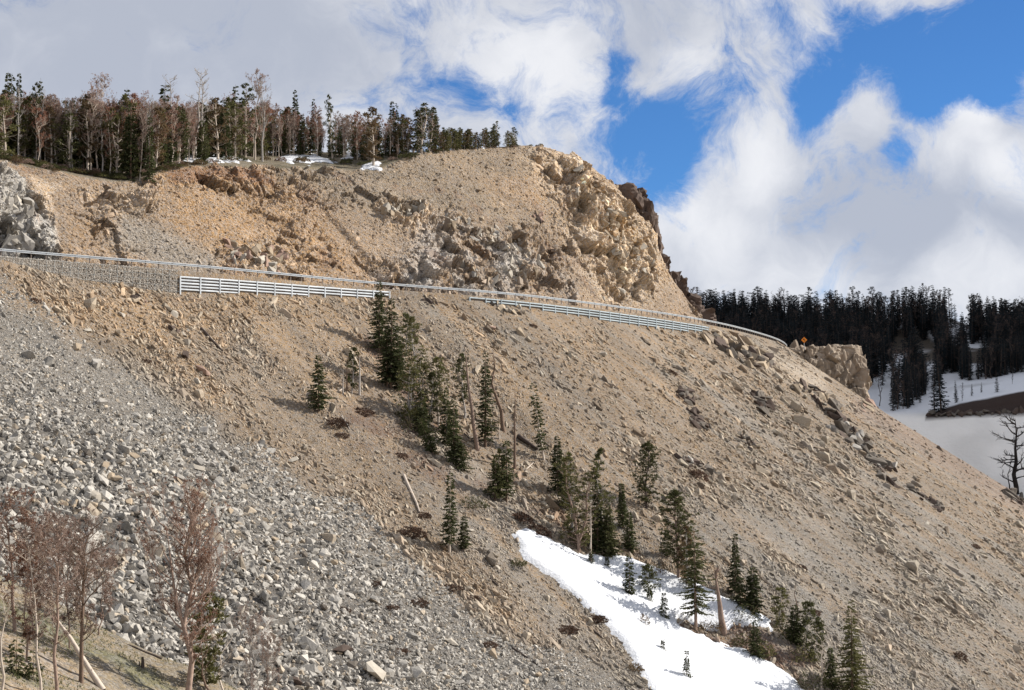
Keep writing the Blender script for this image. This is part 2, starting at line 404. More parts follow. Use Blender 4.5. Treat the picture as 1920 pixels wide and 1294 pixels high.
bs = np.interp(ruu, [0, 235, 330, 560, 720, 800, 900], [.30, .33, .25, .24, .22, .12, .02])       # how much the plateau climbs
bd = np.linspace(0, 1, NV_ - nf + 1)[1:] ** 1.3 * 130
up[:, nf:, :2] = rimS[:, None, :2] + dirb[:, None] * bd[None, :, None]
up[:, nf:, 2] = rimS[:, 2, None] + bs[:, None] * np.minimum(bd, 45)[None] - .10 * np.maximum(bd - 45, 0)[None]
nrm = gnormals(up); 
if nrm[NU_ // 2, 60, 1] > 0: nrm = -nrm
uf = up.reshape(-1, 3).copy(); U2, V2 = proj(uf)
fr = np.broadcast_to(np.r_[f, np.full(NV_ - nf, 1.5)][None], (NU_, NV_)).reshape(-1); stf = np.broadcast_to(stS[:, None], (NU_, NV_)).reshape(-1)
isb = fr > 1.1
# outcropping rock areas in the bank
AREAS = dict(
 leftgrey=[(-300, 310), (20, 320), (90, 370), (100, 430), (110, 500), (-300, 500)],
 band=[(150, 355), (300, 345), (290, 400), (200, 410), (160, 390)],
 notch=[(320, 330), (520, 320), (560, 350), (520, 385), (420, 360), (330, 345)],
 lowleft=[(400, 470), (540, 440), (600, 500), (560, 525), (400, 515)],
 bluff=[(720, 390), (790, 385), (860, 400), (900, 440), (1000, 430), (1060, 470), (1080, 560), (900, 555), (730, 540), (700, 500), (780, 470)],
 ochre=[(700, 380), (800, 390), (800, 430), (720, 440)],
 head=[(1000, 290), (1080, 300), (1150, 360), (1220, 440), (1240, 520), (1200, 560), (1130, 560), (1090, 480), (1050, 380)])
def am(nm, w=14): return sstep(poly_sd(U2, V2, AREAS[nm]) + 14 * fbm(uf * .12, 3, 5), -w, w)
rock = np.clip(am('leftgrey') * .8 + am('band') * .8 + am('notch') * .5 + am('lowleft') * .6 + am('bluff', 30) * .8 + am('ochre') * .8 + am('head', 34) * 1.1 + .38 * sstep(fbm(uf * .07, 3, 303), -.05, .35), 0, 1.1) * (~isb)
def shear(p): return np.stack([p[:, 0] * .8 - p[:, 2] * .45, p[:, 1] * .8, p[:, 2] * .55 + p[:, 0] * .35], 1)
us_ = shear(uf) + 1.1 * np.stack([fbm(uf * .25, 3, q) for q in (77, 78, 79)], 1)
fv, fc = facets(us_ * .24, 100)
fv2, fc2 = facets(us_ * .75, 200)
fv3, fc3 = facets(uf * 2.0, 300)
edge = np.where(isb, 0, sstep(fr, .0, .06)) 
disp = edge * (rock * (fv * 3.1 - (fc < .16) * .55 + fv2 * .75 - (fc2 < .2) * .22) + (.09 + .14 * rock) * fv3 + .75 * fbm(uf * .07, 3, 8) + .22 * fbm(uf * .5, 3, 18) * (1 - .3 * rock))
disp += np.where(isb, .8 * fbm(uf * .08, 3, 8), 0)
# gullies down the loose part
disp -= edge * .9 * sstep(-poly_sd(U2, V2, [(545, 330), (575, 350), (640, 430), (690, 490), (725, 530), (708, 530), (670, 490), (620, 430), (560, 360)]), 9, 0) 
# sharp rim with a lip
disp += sstep(fr, .93, 1.0) * (~isb) * .5 * fbm(uf * .4, 3, 55)
uf += nrm.reshape(-1, 3) * disp[:, None]
P2 = uf.reshape(NU_, NV_, 3)
brown2 = np.array([.265, .198, .138]); or2 = np.array([.315, .215, .13]); greyw = np.array([.40, .38, .35]); pale2 = np.array([.50, .385, .27]); olive = np.array([.215, .18, .135])
c2 = np.broadcast_to(brown2, uf.shape).copy()
def pm(poly, w=18): return sstep(poly_sd(U2, V2, poly) + 20 * fbm(uf * .1, 3, 65), -w, w)
c2 = mixc(c2, or2, pm([(300, 320), (430, 320), (560, 330), (620, 420), (700, 520), (560, 520), (400, 500), (330, 440)], 40) * .9)
c2 = mixc(c2, or2, sstep(fbm(uf * .06, 3, 404), -.05, .3) * .5 * (U2 > 250))
c2 = mixc(c2, or2, pm([(140, 400), (220, 430), (260, 480), (130, 470)]) * .35)
c2 = mixc(c2, np.array([.25, .225, .19]), pm([(230, 400), (330, 440), (400, 480), (410, 515), (300, 505), (210, 450)], 25) * .75)
c2 = mixc(c2, olive, pm([(560, 325), (780, 330), (900, 330), (1000, 420), (960, 430), (860, 400), (700, 400), (620, 360)], 30) * .6)
c2 = mixc(c2, olive, sstep(V2, 345, 318) * (U2 > 420) * (U2 < 1000) * .5)
c2 = mixc(c2, np.array([.34, .325, .295]), am('leftgrey') * .85)
c2 = mixc(c2, pale2 * .9, pm([(60, 330), (110, 350), (95, 410), (50, 380)], 8) * .7)
c2 = mixc(c2, pale2 * .85, am('band') * .5)
c2 = mixc(c2, greyw, am('bluff', 26) * sstep(fbm(uf * .11, 3, 44), -.2, .3) * .7 * sstep(V2, 380, 500))
c2 = mixc(c2, pale2, am('ochre') * .6)
c2 = mixc(c2, np.array([.60, .475, .335]), am('head', 45) * .85)
c2 = mixc(c2, np.array([.42, .27, .13]), pm([(1130, 420), (1190, 400), (1245, 520), (1190, 500)], 14) * .5 * sstep(fbm(uf * .15, 3, 42), -.3, .3))
c2 = mixc(c2, pale2 * .9, pm([(430, 445), (540, 450), (560, 510), (420, 510)], 12) * .5 * sstep(fv, -.3, .4))
c2 = mixc(c2, np.array([.17, .105, .07]), sstep(fbm(uf * .13, 4, 95), .25, .5) * .45 * (~isb))
c2 = mixc(c2, np.array([.19, .10, .06]), pm([(320, 322), (410, 318), (560, 345), (520, 350), (400, 335), (330, 335)], 6) * .6)
c2 = mixc(c2, np.array([.165, .14, .095]), isb * .85)
c2 = mixc(c2, np.array([.10, .085, .05]), isb * sstep(fbm(uf * .2, 3, 505), -.1, .3) * .8)
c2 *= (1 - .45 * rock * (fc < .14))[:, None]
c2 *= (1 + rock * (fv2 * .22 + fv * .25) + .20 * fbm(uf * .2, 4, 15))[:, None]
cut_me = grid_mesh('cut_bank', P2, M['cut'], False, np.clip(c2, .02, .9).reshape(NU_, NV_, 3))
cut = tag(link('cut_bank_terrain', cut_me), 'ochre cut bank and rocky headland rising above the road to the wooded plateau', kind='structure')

# ------------------------------------------------------------------ bench between rail and toe, and the asphalt on it
bev, _ = cr(np.c_[toe, toe], 400)
kk = np.linspace(0, 1, 400)
# outer edge points matched to toe points by nearest station
outer = []
for p in bev[:, :2]:
    j = int(np.argmin(np.sum((RPs[:1010] - p) ** 2, 1))); outer.append((RPs[j][0] - RN_[j][0] * .6, RPs[j][1] - RN_[j][1] * .6))
outer = np.array(outer)
bg_ = np.zeros((400, 6, 3))
for k in range(6):
    bg_[:, k, :2] = outer * (1 - k / 5) + (bev[:, :2] - 0) * (k / 5)
    bg_[:, k, 2] = ROADZ - .02
bench_me = grid_mesh('road_bench', bg_, M['slope'], True, np.broadcast_to(brown, (400, 6, 3)))
tag(link('road_shoulder', bench_me), 'gravel shoulder of the mountain road', kind='structure')
js = np.arange(60, 930, 4)
rd = np.zeros((len(js), 2, 3)); rd[:, 0, :2] = RPs[js] - RN_[js] * 1.2; rd[:, 1, :2] = RPs[js] - RN_[js] * 8.0; rd[..., 2] = ROADZ + .03
tag(link('road', grid_mesh('road', rd, M['asphalt'])), 'asphalt mountain road behind the guardrail', kind='structure')

# ------------------------------------------------------------------ far hillside with the snowfield
us = np.linspace(1180, 2350, 240)
bt = np.interp(us, [1180, 1690, 1735, 1760, 1800, 1850, 1920, 2350], [781, 780, 780, 771, 759, 750, 735, 690])
bb = np.interp(us, [1180, 1690, 1740, 1920, 2350], [782, 782, 782, 774, 745])
cv = np.interp(us, [1180, 1300, 1500, 1620, 1700, 1760, 1820, 1920, 2350], [600, 600, 606, 604, 598, 592, 612, 618, 600])
rows = []
for k in range(30): rows.append((1040 + (bb - 1040) * (k / 29), 560 + 85 * (k / 29) ** 1.0))
rows.append((bb - .15, 646)); rows.append(((bb + bt) / 2, 648)); rows.append((bt, 650))
for k in range(1, 60): rows.append((bt + (cv - bt) * (k / 59) ** .93, 650 + 190 * (k / 59)))
fh = np.zeros((len(us), len(rows), 3))
for j, (vv, YY) in enumerate(rows):
    for i, u in enumerate(us):
        fh[i, j] = at(u, float(np.atleast_1d(vv)[i if np.size(vv) > 1 else 0]), YY)
last = fh[:, -1:].copy(); back = [last + np.array([0, 40 * q, -9 * q]) for q in (1, 2, 3, 5)]
fh = np.concatenate([fh] + back, 1)
ff = fh.reshape(-1, 3); fh[..., 2] += (1.3 * fbm(ff * .03, 4, 2) + .35 * fbm(ff * .2, 3, 4)).reshape(fh.shape[:2])
U3, V3 = proj(fh.reshape(-1, 3))
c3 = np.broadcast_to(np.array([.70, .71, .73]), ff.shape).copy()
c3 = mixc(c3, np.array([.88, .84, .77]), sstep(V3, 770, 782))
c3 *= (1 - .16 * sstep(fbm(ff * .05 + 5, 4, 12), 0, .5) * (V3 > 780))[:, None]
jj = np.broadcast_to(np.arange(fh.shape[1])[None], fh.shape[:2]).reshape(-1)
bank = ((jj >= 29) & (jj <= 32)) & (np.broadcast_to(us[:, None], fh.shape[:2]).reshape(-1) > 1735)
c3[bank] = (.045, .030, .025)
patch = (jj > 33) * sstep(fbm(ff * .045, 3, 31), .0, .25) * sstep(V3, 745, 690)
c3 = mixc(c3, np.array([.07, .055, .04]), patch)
m, tt, b = mat('far_snow_and_earth', .85)
a_ = tt.node('ShaderNodeAttribute'); a_.attribute_name = 'tone'; tt.l.new(a_.outputs['Color'], b.inputs['Base Color'])
bump(tt, b, tt.noise(tt.node('ShaderNodeNewGeometry').outputs['Position'], .4, 6), .6, .8)
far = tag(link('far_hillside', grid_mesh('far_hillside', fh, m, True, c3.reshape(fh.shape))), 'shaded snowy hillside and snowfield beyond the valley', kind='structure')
# unseen mountain flank added right of the valley to cast shade on the far hillside
mx = np.linspace(0, 1, 60); my = np.linspace(0, 1, 80)
mg = np.zeros((60, 80, 3))
Y = 588 + my[None] * 700 + 0 * mx[:, None]; X = 235 + mx[:, None] * 260 + .3 * (Y - 500)
Hc = np.interp(Y[0], [588, 604, 618, 648, 700, 780, 850, 1000, 1200, 1280], [0, 60, 115, 178, 225, 310, 410, 430, 200, 20]) + 20
Hh = Hc[None] * np.clip(1 - np.abs(mx * 2 - 1), 0, 1)[:, None] ** .9
mp = np.stack([X, Y, 0 * X], -1).reshape(-1, 3)
mg[..., 0] = X; mg[..., 1] = Y; mg[..., 2] = -20 + Hh + (9 * fbm(mp * .02, 5, 3)).reshape(60, 80) * np.clip(Hh / 60, 0, 1)
cm_ = np.broadcast_to(np.array([.30, .27, .23]), (4800, 3)).copy(); cm_ = mixc(cm_, np.array([.7, .71, .73]), sstep(fbm(mp * .02, 4, 6), -.1, .3))
tag(link('mountain', grid_mesh('mountain', mg, m, True, cm_.reshape(60, 80, 3))), 'snow streaked mountain flank east of the valley', kind='structure')

# ------------------------------------------------------------------ grassy knoll at the near left, valley ground
kx = np.linspace(-95, 30, 240); ky = np.linspace(15, 175, 240)
kg = np.zeros((240, 240, 3)); kg[..., 0] = kx[:, None]; kg[..., 1] = ky[None]
kf = kg.reshape(-1, 3)
kz = -15.0 - .49 * (kf[:, 0] + 26.6) + .085 * (np.minimum(kf[:, 1], 135) - 135) - .75 * np.maximum(kf[:, 1] - 135, 0)
kf[:, 2] = kz + .9 * fbm(kf * .09, 4, 6) + .12 * fbm(kf * .9, 3, 16)
kc = np.broadcast_to(np.array([.21, .175, .125]), kf.shape).copy()
kc = mixc(kc, np.array([.27, .215, .155]), sstep(fbm(kf * .15, 4, 7), -.1, .35)); kc = mixc(kc, np.array([.12, .13, .075]), sstep(fbm(kf * .25, 4, 8), .0, .4) * .6)
knoll = tag(link('grassy_knoll', grid_mesh('grassy_knoll', kf.reshape(240, 240, 3), M['slope'], True, kc.reshape(240, 240, 3))), 'thin grassy knoll in the near left corner', kind='structure')
q = 4200
me = mesh('valley_ground', [(-q, -q, -92), (q, -q, -92), (q, q * 1.4, -92), (-q, q * 1.4, -92)], [(0, 1, 2, 3)], M['b_tan'])
tag(link('valley_ground', me), 'valley ground reaching to the horizon', kind='structure')

bvh_s = bvh_of(slope); bvh_c = bvh_of(cut); bvh_f = bvh_of(far); bvh_k = bvh_of(knoll)
def hit(u, v, which='s'):
    d = Vector(ray(u, v)).normalized(); best = None
    for k in which:
        b_ = {'s': bvh_s, 'c': bvh_c, 'f': bvh_f, 'k': bvh_k}[k]
        loc, n, i, dist = b_.ray_cast(Vector((0, 0, 0)), d)
        if loc is not None and (best is None or dist < best[2]): best = (loc, n if n.dot(d) < 0 else -n, dist)
    return best
# ------------------------------------------------------------------ stones
def hull_mesh(name, seed, dims, mt, n=13, flat=.0, box=.5, split=0):
    r = random.Random(seed); bm = bmesh.new()
    for i in range(n):
        d = Vector((r.gauss(0, 1), r.gauss(0, 1), r.gauss(0, 1))).normalized()
        # between a ball and a box, so that blocks get flat sides
        mx = max(abs(d.x), abs(d.y), abs(d.z)); d = d * ((1 - box) + box / mx) * r.uniform(.82, 1.0)
        bm.verts.new((d.x * dims[0], d.y * dims[1], d.z * dims[2]))
    res = bmesh.ops.convex_hull(bm, input=bm.verts[:])
    bmesh.ops.delete(bm, geom=list({e for e in res['geom_interior'] + res['geom_unused'] if isinstance(e, bmesh.types.BMVert)}), context='VERTS')
    if split:
        bmesh.ops.bevel(bm, geom=bm.edges[:], offset=min(dims) * .09, segments=1, affect='EDGES')
        bmesh.ops.triangulate(bm, faces=bm.faces[:])
        bmesh.ops.subdivide_edges(bm, edges=bm.edges[:], cuts=split, use_grid_fill=True)
        k = min(dims) * .10
        for v in bm.verts:
            v.co += v.co.normalized() * k * (math.sin(v.co.x * 3.1 / dims[0] + seed) * math.sin(v.co.y * 4.3 / dims[1] + 2 * seed) + r.uniform(-.5, .5))
    me = bpy.data.meshes.new(name); bm.to_mesh(me); bm.free(); me.materials.append(mt); return me
PROTO = []
for k in range(16):
    d = [(1, .8, .6), (1, .65, .38), (1, .9, .75), (1, .55, .45), (1, .8, .3)][k % 5]
    PROTO.append(hull_mesh('loose_stone', 100 + k, d, M['stone'], 11 + k % 4, box=.35 + .3 * (k % 3)))
pcol = bpy.data.collections.new('stone_kinds')
for k, me in enumerate(PROTO):
    o = bpy.data.objects.new('loose_stone_%02d' % k, me); pcol.objects.link(o)

def rot_on(n, r, tilt=.45):
    q = Vector(n).to_track_quat('Z', 'Y').to_matrix()
    return (q @ Euler((r.gauss(0, tilt), r.gauss(0, tilt), r.uniform(0, 6.283))).to_matrix())
def rot_down(n, r, yaw=.35, tilt=.28):
    z_ = Vector(n).normalized(); g_ = Vector((0, 0, -1)); x_ = (g_ - z_ * g_.dot(z_)).normalized(); y_ = z_.cross(x_)
    return Matrix((x_, y_, z_)).transposed() @ Euler((r.gauss(0, tilt), r.gauss(0, tilt * .6), r.gauss(0, yaw))).to_matrix()
def scatter(name, P, ROT, SC, TONE, label):
    me = bpy.data.meshes.new(name); me.vertices.add(len(P)); me.vertices.foreach_set('co', np.asarray(P, np.float32).ravel())
    a = me.attributes.new('rot', 'FLOAT_VECTOR', 'POINT'); a.data.foreach_set('vector', np.asarray(ROT, np.float32).ravel())
    a = me.attributes.new('scl', 'FLOAT_VECTOR', 'POINT'); a.data.foreach_set('vector', np.asarray(SC, np.float32).ravel())
    t4 = np.ones((len(P), 4), np.float32); t4[:, :3] = TONE
    a = me.attributes.new('tone', 'FLOAT_COLOR', 'POINT'); a.data.foreach_set('color', t4.ravel())
    a = me.attributes.new('which', 'INT', 'POINT'); a.data.foreach_set('value', RN.randint(0, len(PROTO), len(P)).astype(np.int32))
    o = link(name, me)
    g = bpy.data.node_groups.new(name, 'GeometryNodeTree')
    g.interface.new_socket('Geometry', in_out='INPUT', socket_type='NodeSocketGeometry'); g.interface.new_socket('Geometry', in_out='OUTPUT', socket_type='NodeSocketGeometry')
    n = g.nodes; gi = n.new('NodeGroupInput'); go = n.new('NodeGroupOutput'); ip = n.new('GeometryNodeInstanceOnPoints'); ci = n.new('GeometryNodeCollectionInfo')
    ci.inputs[0].default_value = pcol; ci.inputs['Separate Children'].default_value = True; ci.inputs['Reset Children'].default_value = True
    def na(nm, dt):
        x = n.new('GeometryNodeInputNamedAttribute'); x.data_type = dt; x.inputs[0].default_value = nm; return x.outputs['Attribute']
    l = g.links; l.new(gi.outputs[0], ip.inputs['Points']); l.new(ci.outputs[0], ip.inputs['Instance']); ip.inputs['Pick Instance'].default_value = True
    l.new(na('which', 'INT'), ip.inputs['Instance Index']); l.new(na('rot', 'FLOAT_VECTOR'), ip.inputs['Rotation']); l.new(na('scl', 'FLOAT_VECTOR'), ip.inputs['Scale'])
    l.new(ip.outputs[0], go.inputs[0])
    md = o.modifiers.new('stones', 'NODES'); md.node_group = g
    return tag(o, label, kind='stuff')

SNOW_OUT = [(962, 998), (990, 997), (1040, 1018), (1078, 1034), (1105, 1040), (1170, 1045), (1235, 1062), (1300, 1092), (1345, 1115), (1400, 1140), (1440, 1162), (1450, 1182), (1415, 1178), (1380, 1170), (1345, 1185), (1300, 1172), (1268, 1160), (1270, 1178),
            (1330, 1198), (1380, 1215), (1440, 1236), (1478, 1262), (1530, 1310), (1600, 1400), (1260, 1400), (1228, 1310), (1190, 1248), (1160, 1195), (1125, 1160), (1075, 1115), (1030, 1082), (985, 1050)]
r = random.Random(3)
def slope_tone(i):
    a, b_ = divmod(i, NB - 1); return SLOPEC[a * NB + b_]
def make_scatter():
    u = RN.uniform(-120, 2040, 250000); v = RN.uniform(500, 1420, 250000)
    g = poly_sd(u, v, TAL); gs = poly_sd(u, v, SNOW_OUT); gg = poly_sd(u, v, GUL)
    far_ = np.exp(-(((u - 150) / 480) ** 2 + ((v - 1060) / 260) ** 2))
    m_t = 3.4 + 3.4 * sstep(g, 10, 300) + 3.0 * far_ - .7 * (v < 780)
    w = 26 * (vnoise(np.stack([u * .012, v * .012, u * 0], 1), 5))
    istal = (g + w) > 0
    m = np.where(istal, m_t, 3.0)
    dens = 250000 / (2160 * 920)
    cov = np.where(istal, 2.5, 0)
    # furrows of coarser stones down the brown scree
    q = (u * .62 + v * -.78) ; al = (u * .78 + v * .62)
    fur = fbm(np.stack([q * .022, al * .0022, 0 * q], 1), 3, 50)
    covb = .42 + .55 * sstep(fur, 0, .45) + .25 * sstep(gg, -10, 10) + .35 * sstep(u, 1250, 1600) * sstep(v, 900, 1200) + .5 * sstep(g, -110, 0)
    m = np.where(istal, m, 2.9 + 1.3 * sstep(fur, .05, .5) + 1.0 * sstep(gg, -10, 10) + .8 * sstep(g, -90, 0))
    blo = fbm(np.stack([u * .011, v * .014, 0 * u], 1), 3, 58); blo2 = fbm(np.stack([u * .009, v * .012, 0 * u], 1), 3, 59)
    covb = covb * (.45 + 1.5 * sstep(blo, -.3, .4)); m = np.where(istal, m * (1 + .5 * blo2), m * (1 + .35 * blo))
    cov = np.where(istal, cov, covb)
    acc = (RN.uniform(0, 1, len(u)) < cov / (m * m) / dens) & (gs < 3) 
    u, v, m, istal = u[acc], v[acc], m[acc], istal[acc]
    A, B = ([], [], [], []), ([], [], [], [])
    o0 = Vector((0, 0, 0))
    for k in range(len(u)):
        d = Vector(ray(u[k], v[k])).normalized()
        loc, n, i, dist = bvh_s.ray_cast(o0, d)
        if loc is None: continue
        ab = divmod(i, NB - 1)
        if nn_[ab[1]] < 1.4 : continue
        px = m[k] * math.exp(r.gauss(0, .42)) 
        if not istal[k] and r.random() < .05: px *= 2.1
        if istal[k] and r.random() < .02: px *= 1.9
        s = .62 * px * dist / F
        tone = SLOPEC[ab[0] * NB + ab[1]]
        L = A if istal[k] else B
        if istal[k]:
            tn = np.array([.37, .348, .31]) * r.uniform(.45, 1.3)
            if r.random() < .12: tn = tn * np.array([1.0, .90, .78])
        else:
            tn = tone * r.uniform(.7, 1.9)
            if r.random() < .4: tn = .4 * tn + .6 * np.array([.44, .385, .30])
        L[0].append(loc + Vector(n) * s * (.12 if istal[k] else -.05)); L[1].append((rot_on(n, r, .6) if istal[k] else rot_down(n, r)).to_euler()); e_ = 1 if istal[k] else 1.35
        L[2].append((s * e_ * r.uniform(.9, 1.35), s / e_ * r.uniform(.75, 1.1), s * r.uniform(.8, 1.6))); L[3].append(tn)
    scatter('talus_rocks', *A, 'dense field of grey angular talus blocks filling the lower left slope')
    scatter('scree_stones', *B, 'small pale stones strewn over the brown scree slope')
    print('scatter', len(A[0]), len(B[0]))
    # bank above the road
    u = RN.uniform(-80, 1340, 90000); v = RN.uniform(270, 620, 90000)
    C = ([], [], [], [])
    big = sum(sstep(poly_sd(u, v, AREAS[k_]), -10, 15) for k_ in ('leftgrey', 'bluff', 'head', 'band', 'ochre', 'lowleft'))
    ln = fbm(np.stack([u * .014, v * .014, 0 * u], 1), 3, 51)
    for k in range(len(u)):
        bg_k = min(1, big[k])
        mm = 2.7 + 1.6 * bg_k
        if r.random() > (.38 + .35 * max(0, ln[k]) - .12 * bg_k) / (mm * mm) / (90000 / (1420 * 350)): continue
        d = Vector(ray(u[k], v[k])).normalized(); loc, n, i, dist = bvh_c.ray_cast(o0, d)
        if loc is None: continue
        ab = divmod(i, NV_ - 1)
        if ab[1] >= nf - 1 : continue
        if n.dot(d) > 0: n = -n
        px = mm * math.exp(r.gauss(0, .5)); s = .6 * px * dist / F
        tn = c2[ab[0] * NV_ + ab[1]] * r.uniform(.7, 1.6)
        C[0].append(loc - Vector(n) * s * .1); C[1].append(rot_on(n, r, .5).to_euler()); C[2].append((s * r.uniform(.9, 1.4), s * r.uniform(.7, 1.1), s * r.uniform(.5, 1.1))); C[3].append(np.clip(tn, 0, .8))
    scatter('cut_bank_stones', *C, 'loose ochre stones lying on the cut bank above the road')
    print('cut stones', len(C[0]))
make_scatter()

# ------------------------------------------------------------------ box helper
def boxes(lst):
    """lst: (centre, half sizes, 3x3 or None) -> verts, faces"""
    V_, F_ = [], []
    for c_, h_, R_ in lst:
        k = len(V_)
        for sx, sy, sz in ((-1,-1,-1),(1,-1,-1),(1,1,-1),(-1,1,-1),(-1,-1,1),(1,-1,1),(1,1,1),(-1,1,1)):
            p = Vector((sx*h_[0], sy*h_[1], sz*h_[2]))
            if R_ is not None: p = R_ @ p
            V_.append(Vector(c_) + p)
        F_ += [[k+i for i in f_] for f_ in ((0,3,2,1),(4,5,6,7),(0,1,5,4),(1,2,6,5),(2,3,7,6),(3,0,4,7))]
    return V_, F_
def extrude_profile(pts, prof, zoff=0.):
    """pts: list of (pos, outward normal); prof: (n, z) closed outline"""
    V_, F_ = [], []; m_ = len(prof)
    for p, nrm_ in pts:
        for a_, z_ in prof: V_.append(Vector((p.x + nrm_.x * a_, p.y + nrm_.y * a_, p.z + z_ + zoff)))
    for i in range(len(pts) - 1):
        for j in range(m_): F_.append([i*m_+j, (i+1)*m_+j, (i+1)*m_+(j+1) % m_, i*m_+(j+1) % m_])
    F_.append(list(range(m_))); F_.append([(len(pts)-1)*m_ + j for j in range(m_)][::-1])
    return V_, F_

# ------------------------------------------------------------------ guardrail
s0, s1 = s_of_u(-90), s_of_u(1478)
gr = empty('guardrail', road_pt(s0), 'long galvanised steel guardrail on posts along the outer edge of the mountain road', 'guardrail')
def nv(s):
    i = int(np.clip(np.interp(s, RS, np.arange(NS)), 0, NS - 1)); return Vector((RN_[i][0], RN_[i][1], 0))
st = np.arange(s0, s1, 1.0)
prof = [(.02, 1.38), (.15, 1.34), (.15, 1.24), (0, 1.18), (0, 1.08), (.15, 1.04), (.15, .95), (.02, .91), (-.03, .91), (-.03, 1.38)]
end_drop = lambda s: 0
V_, F_ = extrude_profile([(road_pt(s), nv(s)) for s in st], prof)
me = mesh('rail', V_, F_, M['steel']); o = link('rail', me, gr); o.matrix_parent_inverse = Matrix.Translation(-gr.location)
pm_ = None
for k, s in enumerate(np.arange(s0 + .5, s1 - 1, 2.75)):
    if pm_ is None:
        Vp, Fp = boxes([((0, 0, .35), (.09, .07, .98), None), ((.0, .09, 1.13), (.06, .05, .16), None)])
        pm_ = mesh('post', Vp, Fp, M['post'])
    o = link('post', pm_, gr); o.location = road_pt(s, -.05) - gr.location
    a_ = nv(s); o.rotation_euler = (0, 0, math.atan2(a_.y, a_.x) - math.pi / 2)

# ------------------------------------------------------------------ steel bin walls below the guardrail
def bin_wall(u0, u1, top_a, top_b, label, mt, pitch=4.4, rowp=.56):
    sa, sb = s_of_u(u0), s_of_u(u1); nb = int(round((sb - sa) / pitch)); pitch = (sb - sa) / nb
    root = empty('retaining_wall', road_pt(sa, 1.4), label, 'retaining wall', 'steel bin walls under the guardrail')
    L = pitch
    prof_ = [(-.05, .14), (.02, .17), (.10, .12), (.12, .02), (.12, -.06), (.05, -.15), (-.05, -.15)]
    V_, F_ = extrude_profile([(Vector((-L/2 + .1, 0, 0)), Vector((0, -1, 0))), (Vector((L/2 - .1, 0, 0)), Vector((0, -1, 0)))], prof_)
    smesh = mesh('stringer', V_, F_, mt)
    back = []
    for b_ in range(nb + 1):
        s = sa + b_ * pitch; i = np.interp(s, RS, np.arange(NS)); D = float(np.interp(i, np.arange(NS), DROP))
        top = ROADZ - (top_a + (top_b - top_a) * b_ / nb); low = ROADZ - D - .25
        if top - low < .4: low = top - .4
        a_ = nv(s); yaw = math.atan2(a_.y, a_.x) + math.pi / 2
        Vp, Fp = boxes([((0, -.04, (low - top) / 2), (.11, .10, (top - low) / 2 + .05), None)])
        o = link('column', mesh('column', Vp, Fp, mt), root); p = road_pt(s, 1.42); o.location = Vector((p.x, p.y, top)) - root.location; o.rotation_euler = (0, 0, yaw)
        if b_ < nb:
            sm = s + pitch / 2; a_ = nv(sm); yaw = math.atan2(a_.y, a_.x) + math.pi / 2; p = road_pt(sm, 1.36)
            D2 = float(np.interp(np.interp(sm, RS, np.arange(NS)), np.arange(NS), DROP)); topm = ROADZ - (top_a + (top_b - top_a) * (b_ + .5) / nb)
            nr = max(1, int((topm - (ROADZ - D2)) / rowp + .45))
            sl_ = (top_b - top_a) / nb
            for q_ in range(nr):
                o = link('stringer', smesh, root); o.location = Vector((p.x, p.y, topm - .14 - q_ * rowp)) - root.location
                o.rotation_euler = (0, math.atan2(sl_, pitch), yaw)
    # dark fill seen between the stringers
    V_, F_ = extrude_profile([(road_pt(s, 1.18), nv(s)) for s in np.arange(sa + .1, sb - .1, 1.)], [(-.1, -.5), (.02, -.5), (.02, -4.4), (-.1, -4.4)])
    for i_, s in enumerate(np.arange(sa + .1, sb - .1, 1.)):
        D = float(np.interp(np.interp(s, RS, np.arange(NS)), np.arange(NS), DROP)); tp = top_a + (top_b - top_a) * i_ / max(1, ((sb - sa)))
        for j_ in range(4): V_[i_ * 4 + j_].z = ROADZ - tp - .05 if j_ < 2 else ROADZ - D - .4
    o = link('backfill', mesh('backfill', V_, F_, M['post']), root); o.matrix_parent_inverse = Matrix.Translation(-root.location)
    return root
bin_wall(330, 722, 1.15, .55, 'bright steel bin wall of stacked stringers beside the stone gabion wall', M['whitesteel'])
bin_wall(872, 1318, .45, .75, 'longer blue grey steel bin wall below the headland, right of the tree line', M['bluesteel'])

# ------------------------------------------------------------------ gabion wall
sa, sb = s_of_u(-60), s_of_u(324)
gw = empty('gabion_wall', road_pt(sa, 1.3), 'grey stone filled gabion wall under the left end of the guardrail', 'retaining wall')
V_, F_ = [], []; wV, wF = [], []
rr = random.Random(5)
hulls = []
for k in range(6):
    me_ = hull_mesh('fill_stone', 900 + k, (1, .8, .7), M['b_grey'], 9); hulls.append(([v.co.copy() for v in me_.vertices], [list(p.vertices) for p in me_.polygons])); bpy.data.meshes.remove(me_)
for k in range(6500):
    s = rr.uniform(sa, sb); D = float(np.interp(np.interp(s, RS, np.arange(NS)), np.arange(NS), DROP)); zz = rr.uniform(-D - .2, -.1)
    p = road_pt(s, 1.32 + .25 * (-zz / 4) * 0, ROADZ + zz); hv, hf = hulls[k % 6]; sc_ = rr.uniform(.12, .24); e = Euler((rr.uniform(0, 6), rr.uniform(0, 6), rr.uniform(0, 6))).to_matrix()
    b0 = len(V_); V_ += [p + e @ (x * sc_) for x in hv]; F_ += [[b0 + i for i in f_] for f_ in hf]
me = mesh('stone_fill', V_, F_, simple('gabion_stone', (.44, .405, .355), .35, .9, 3.5)); o = link('stone_fill', me, gw); o.matrix_parent_inverse = Matrix.Translation(-gw.location); o['kind'] = 'stuff'
bx_ = []
for s in np.arange(sa, sb, 1.5):
    D = float(np.interp(np.interp(s, RS, np.arange(NS)), np.arange(NS), DROP)); a_ = nv(s)
    bx_.append((road_pt(s, 1.52, ROADZ - D / 2 - .1), (.012, .012, D / 2), Matrix.Rotation(math.atan2(a_.y, a_.x), 3, 'Z')))
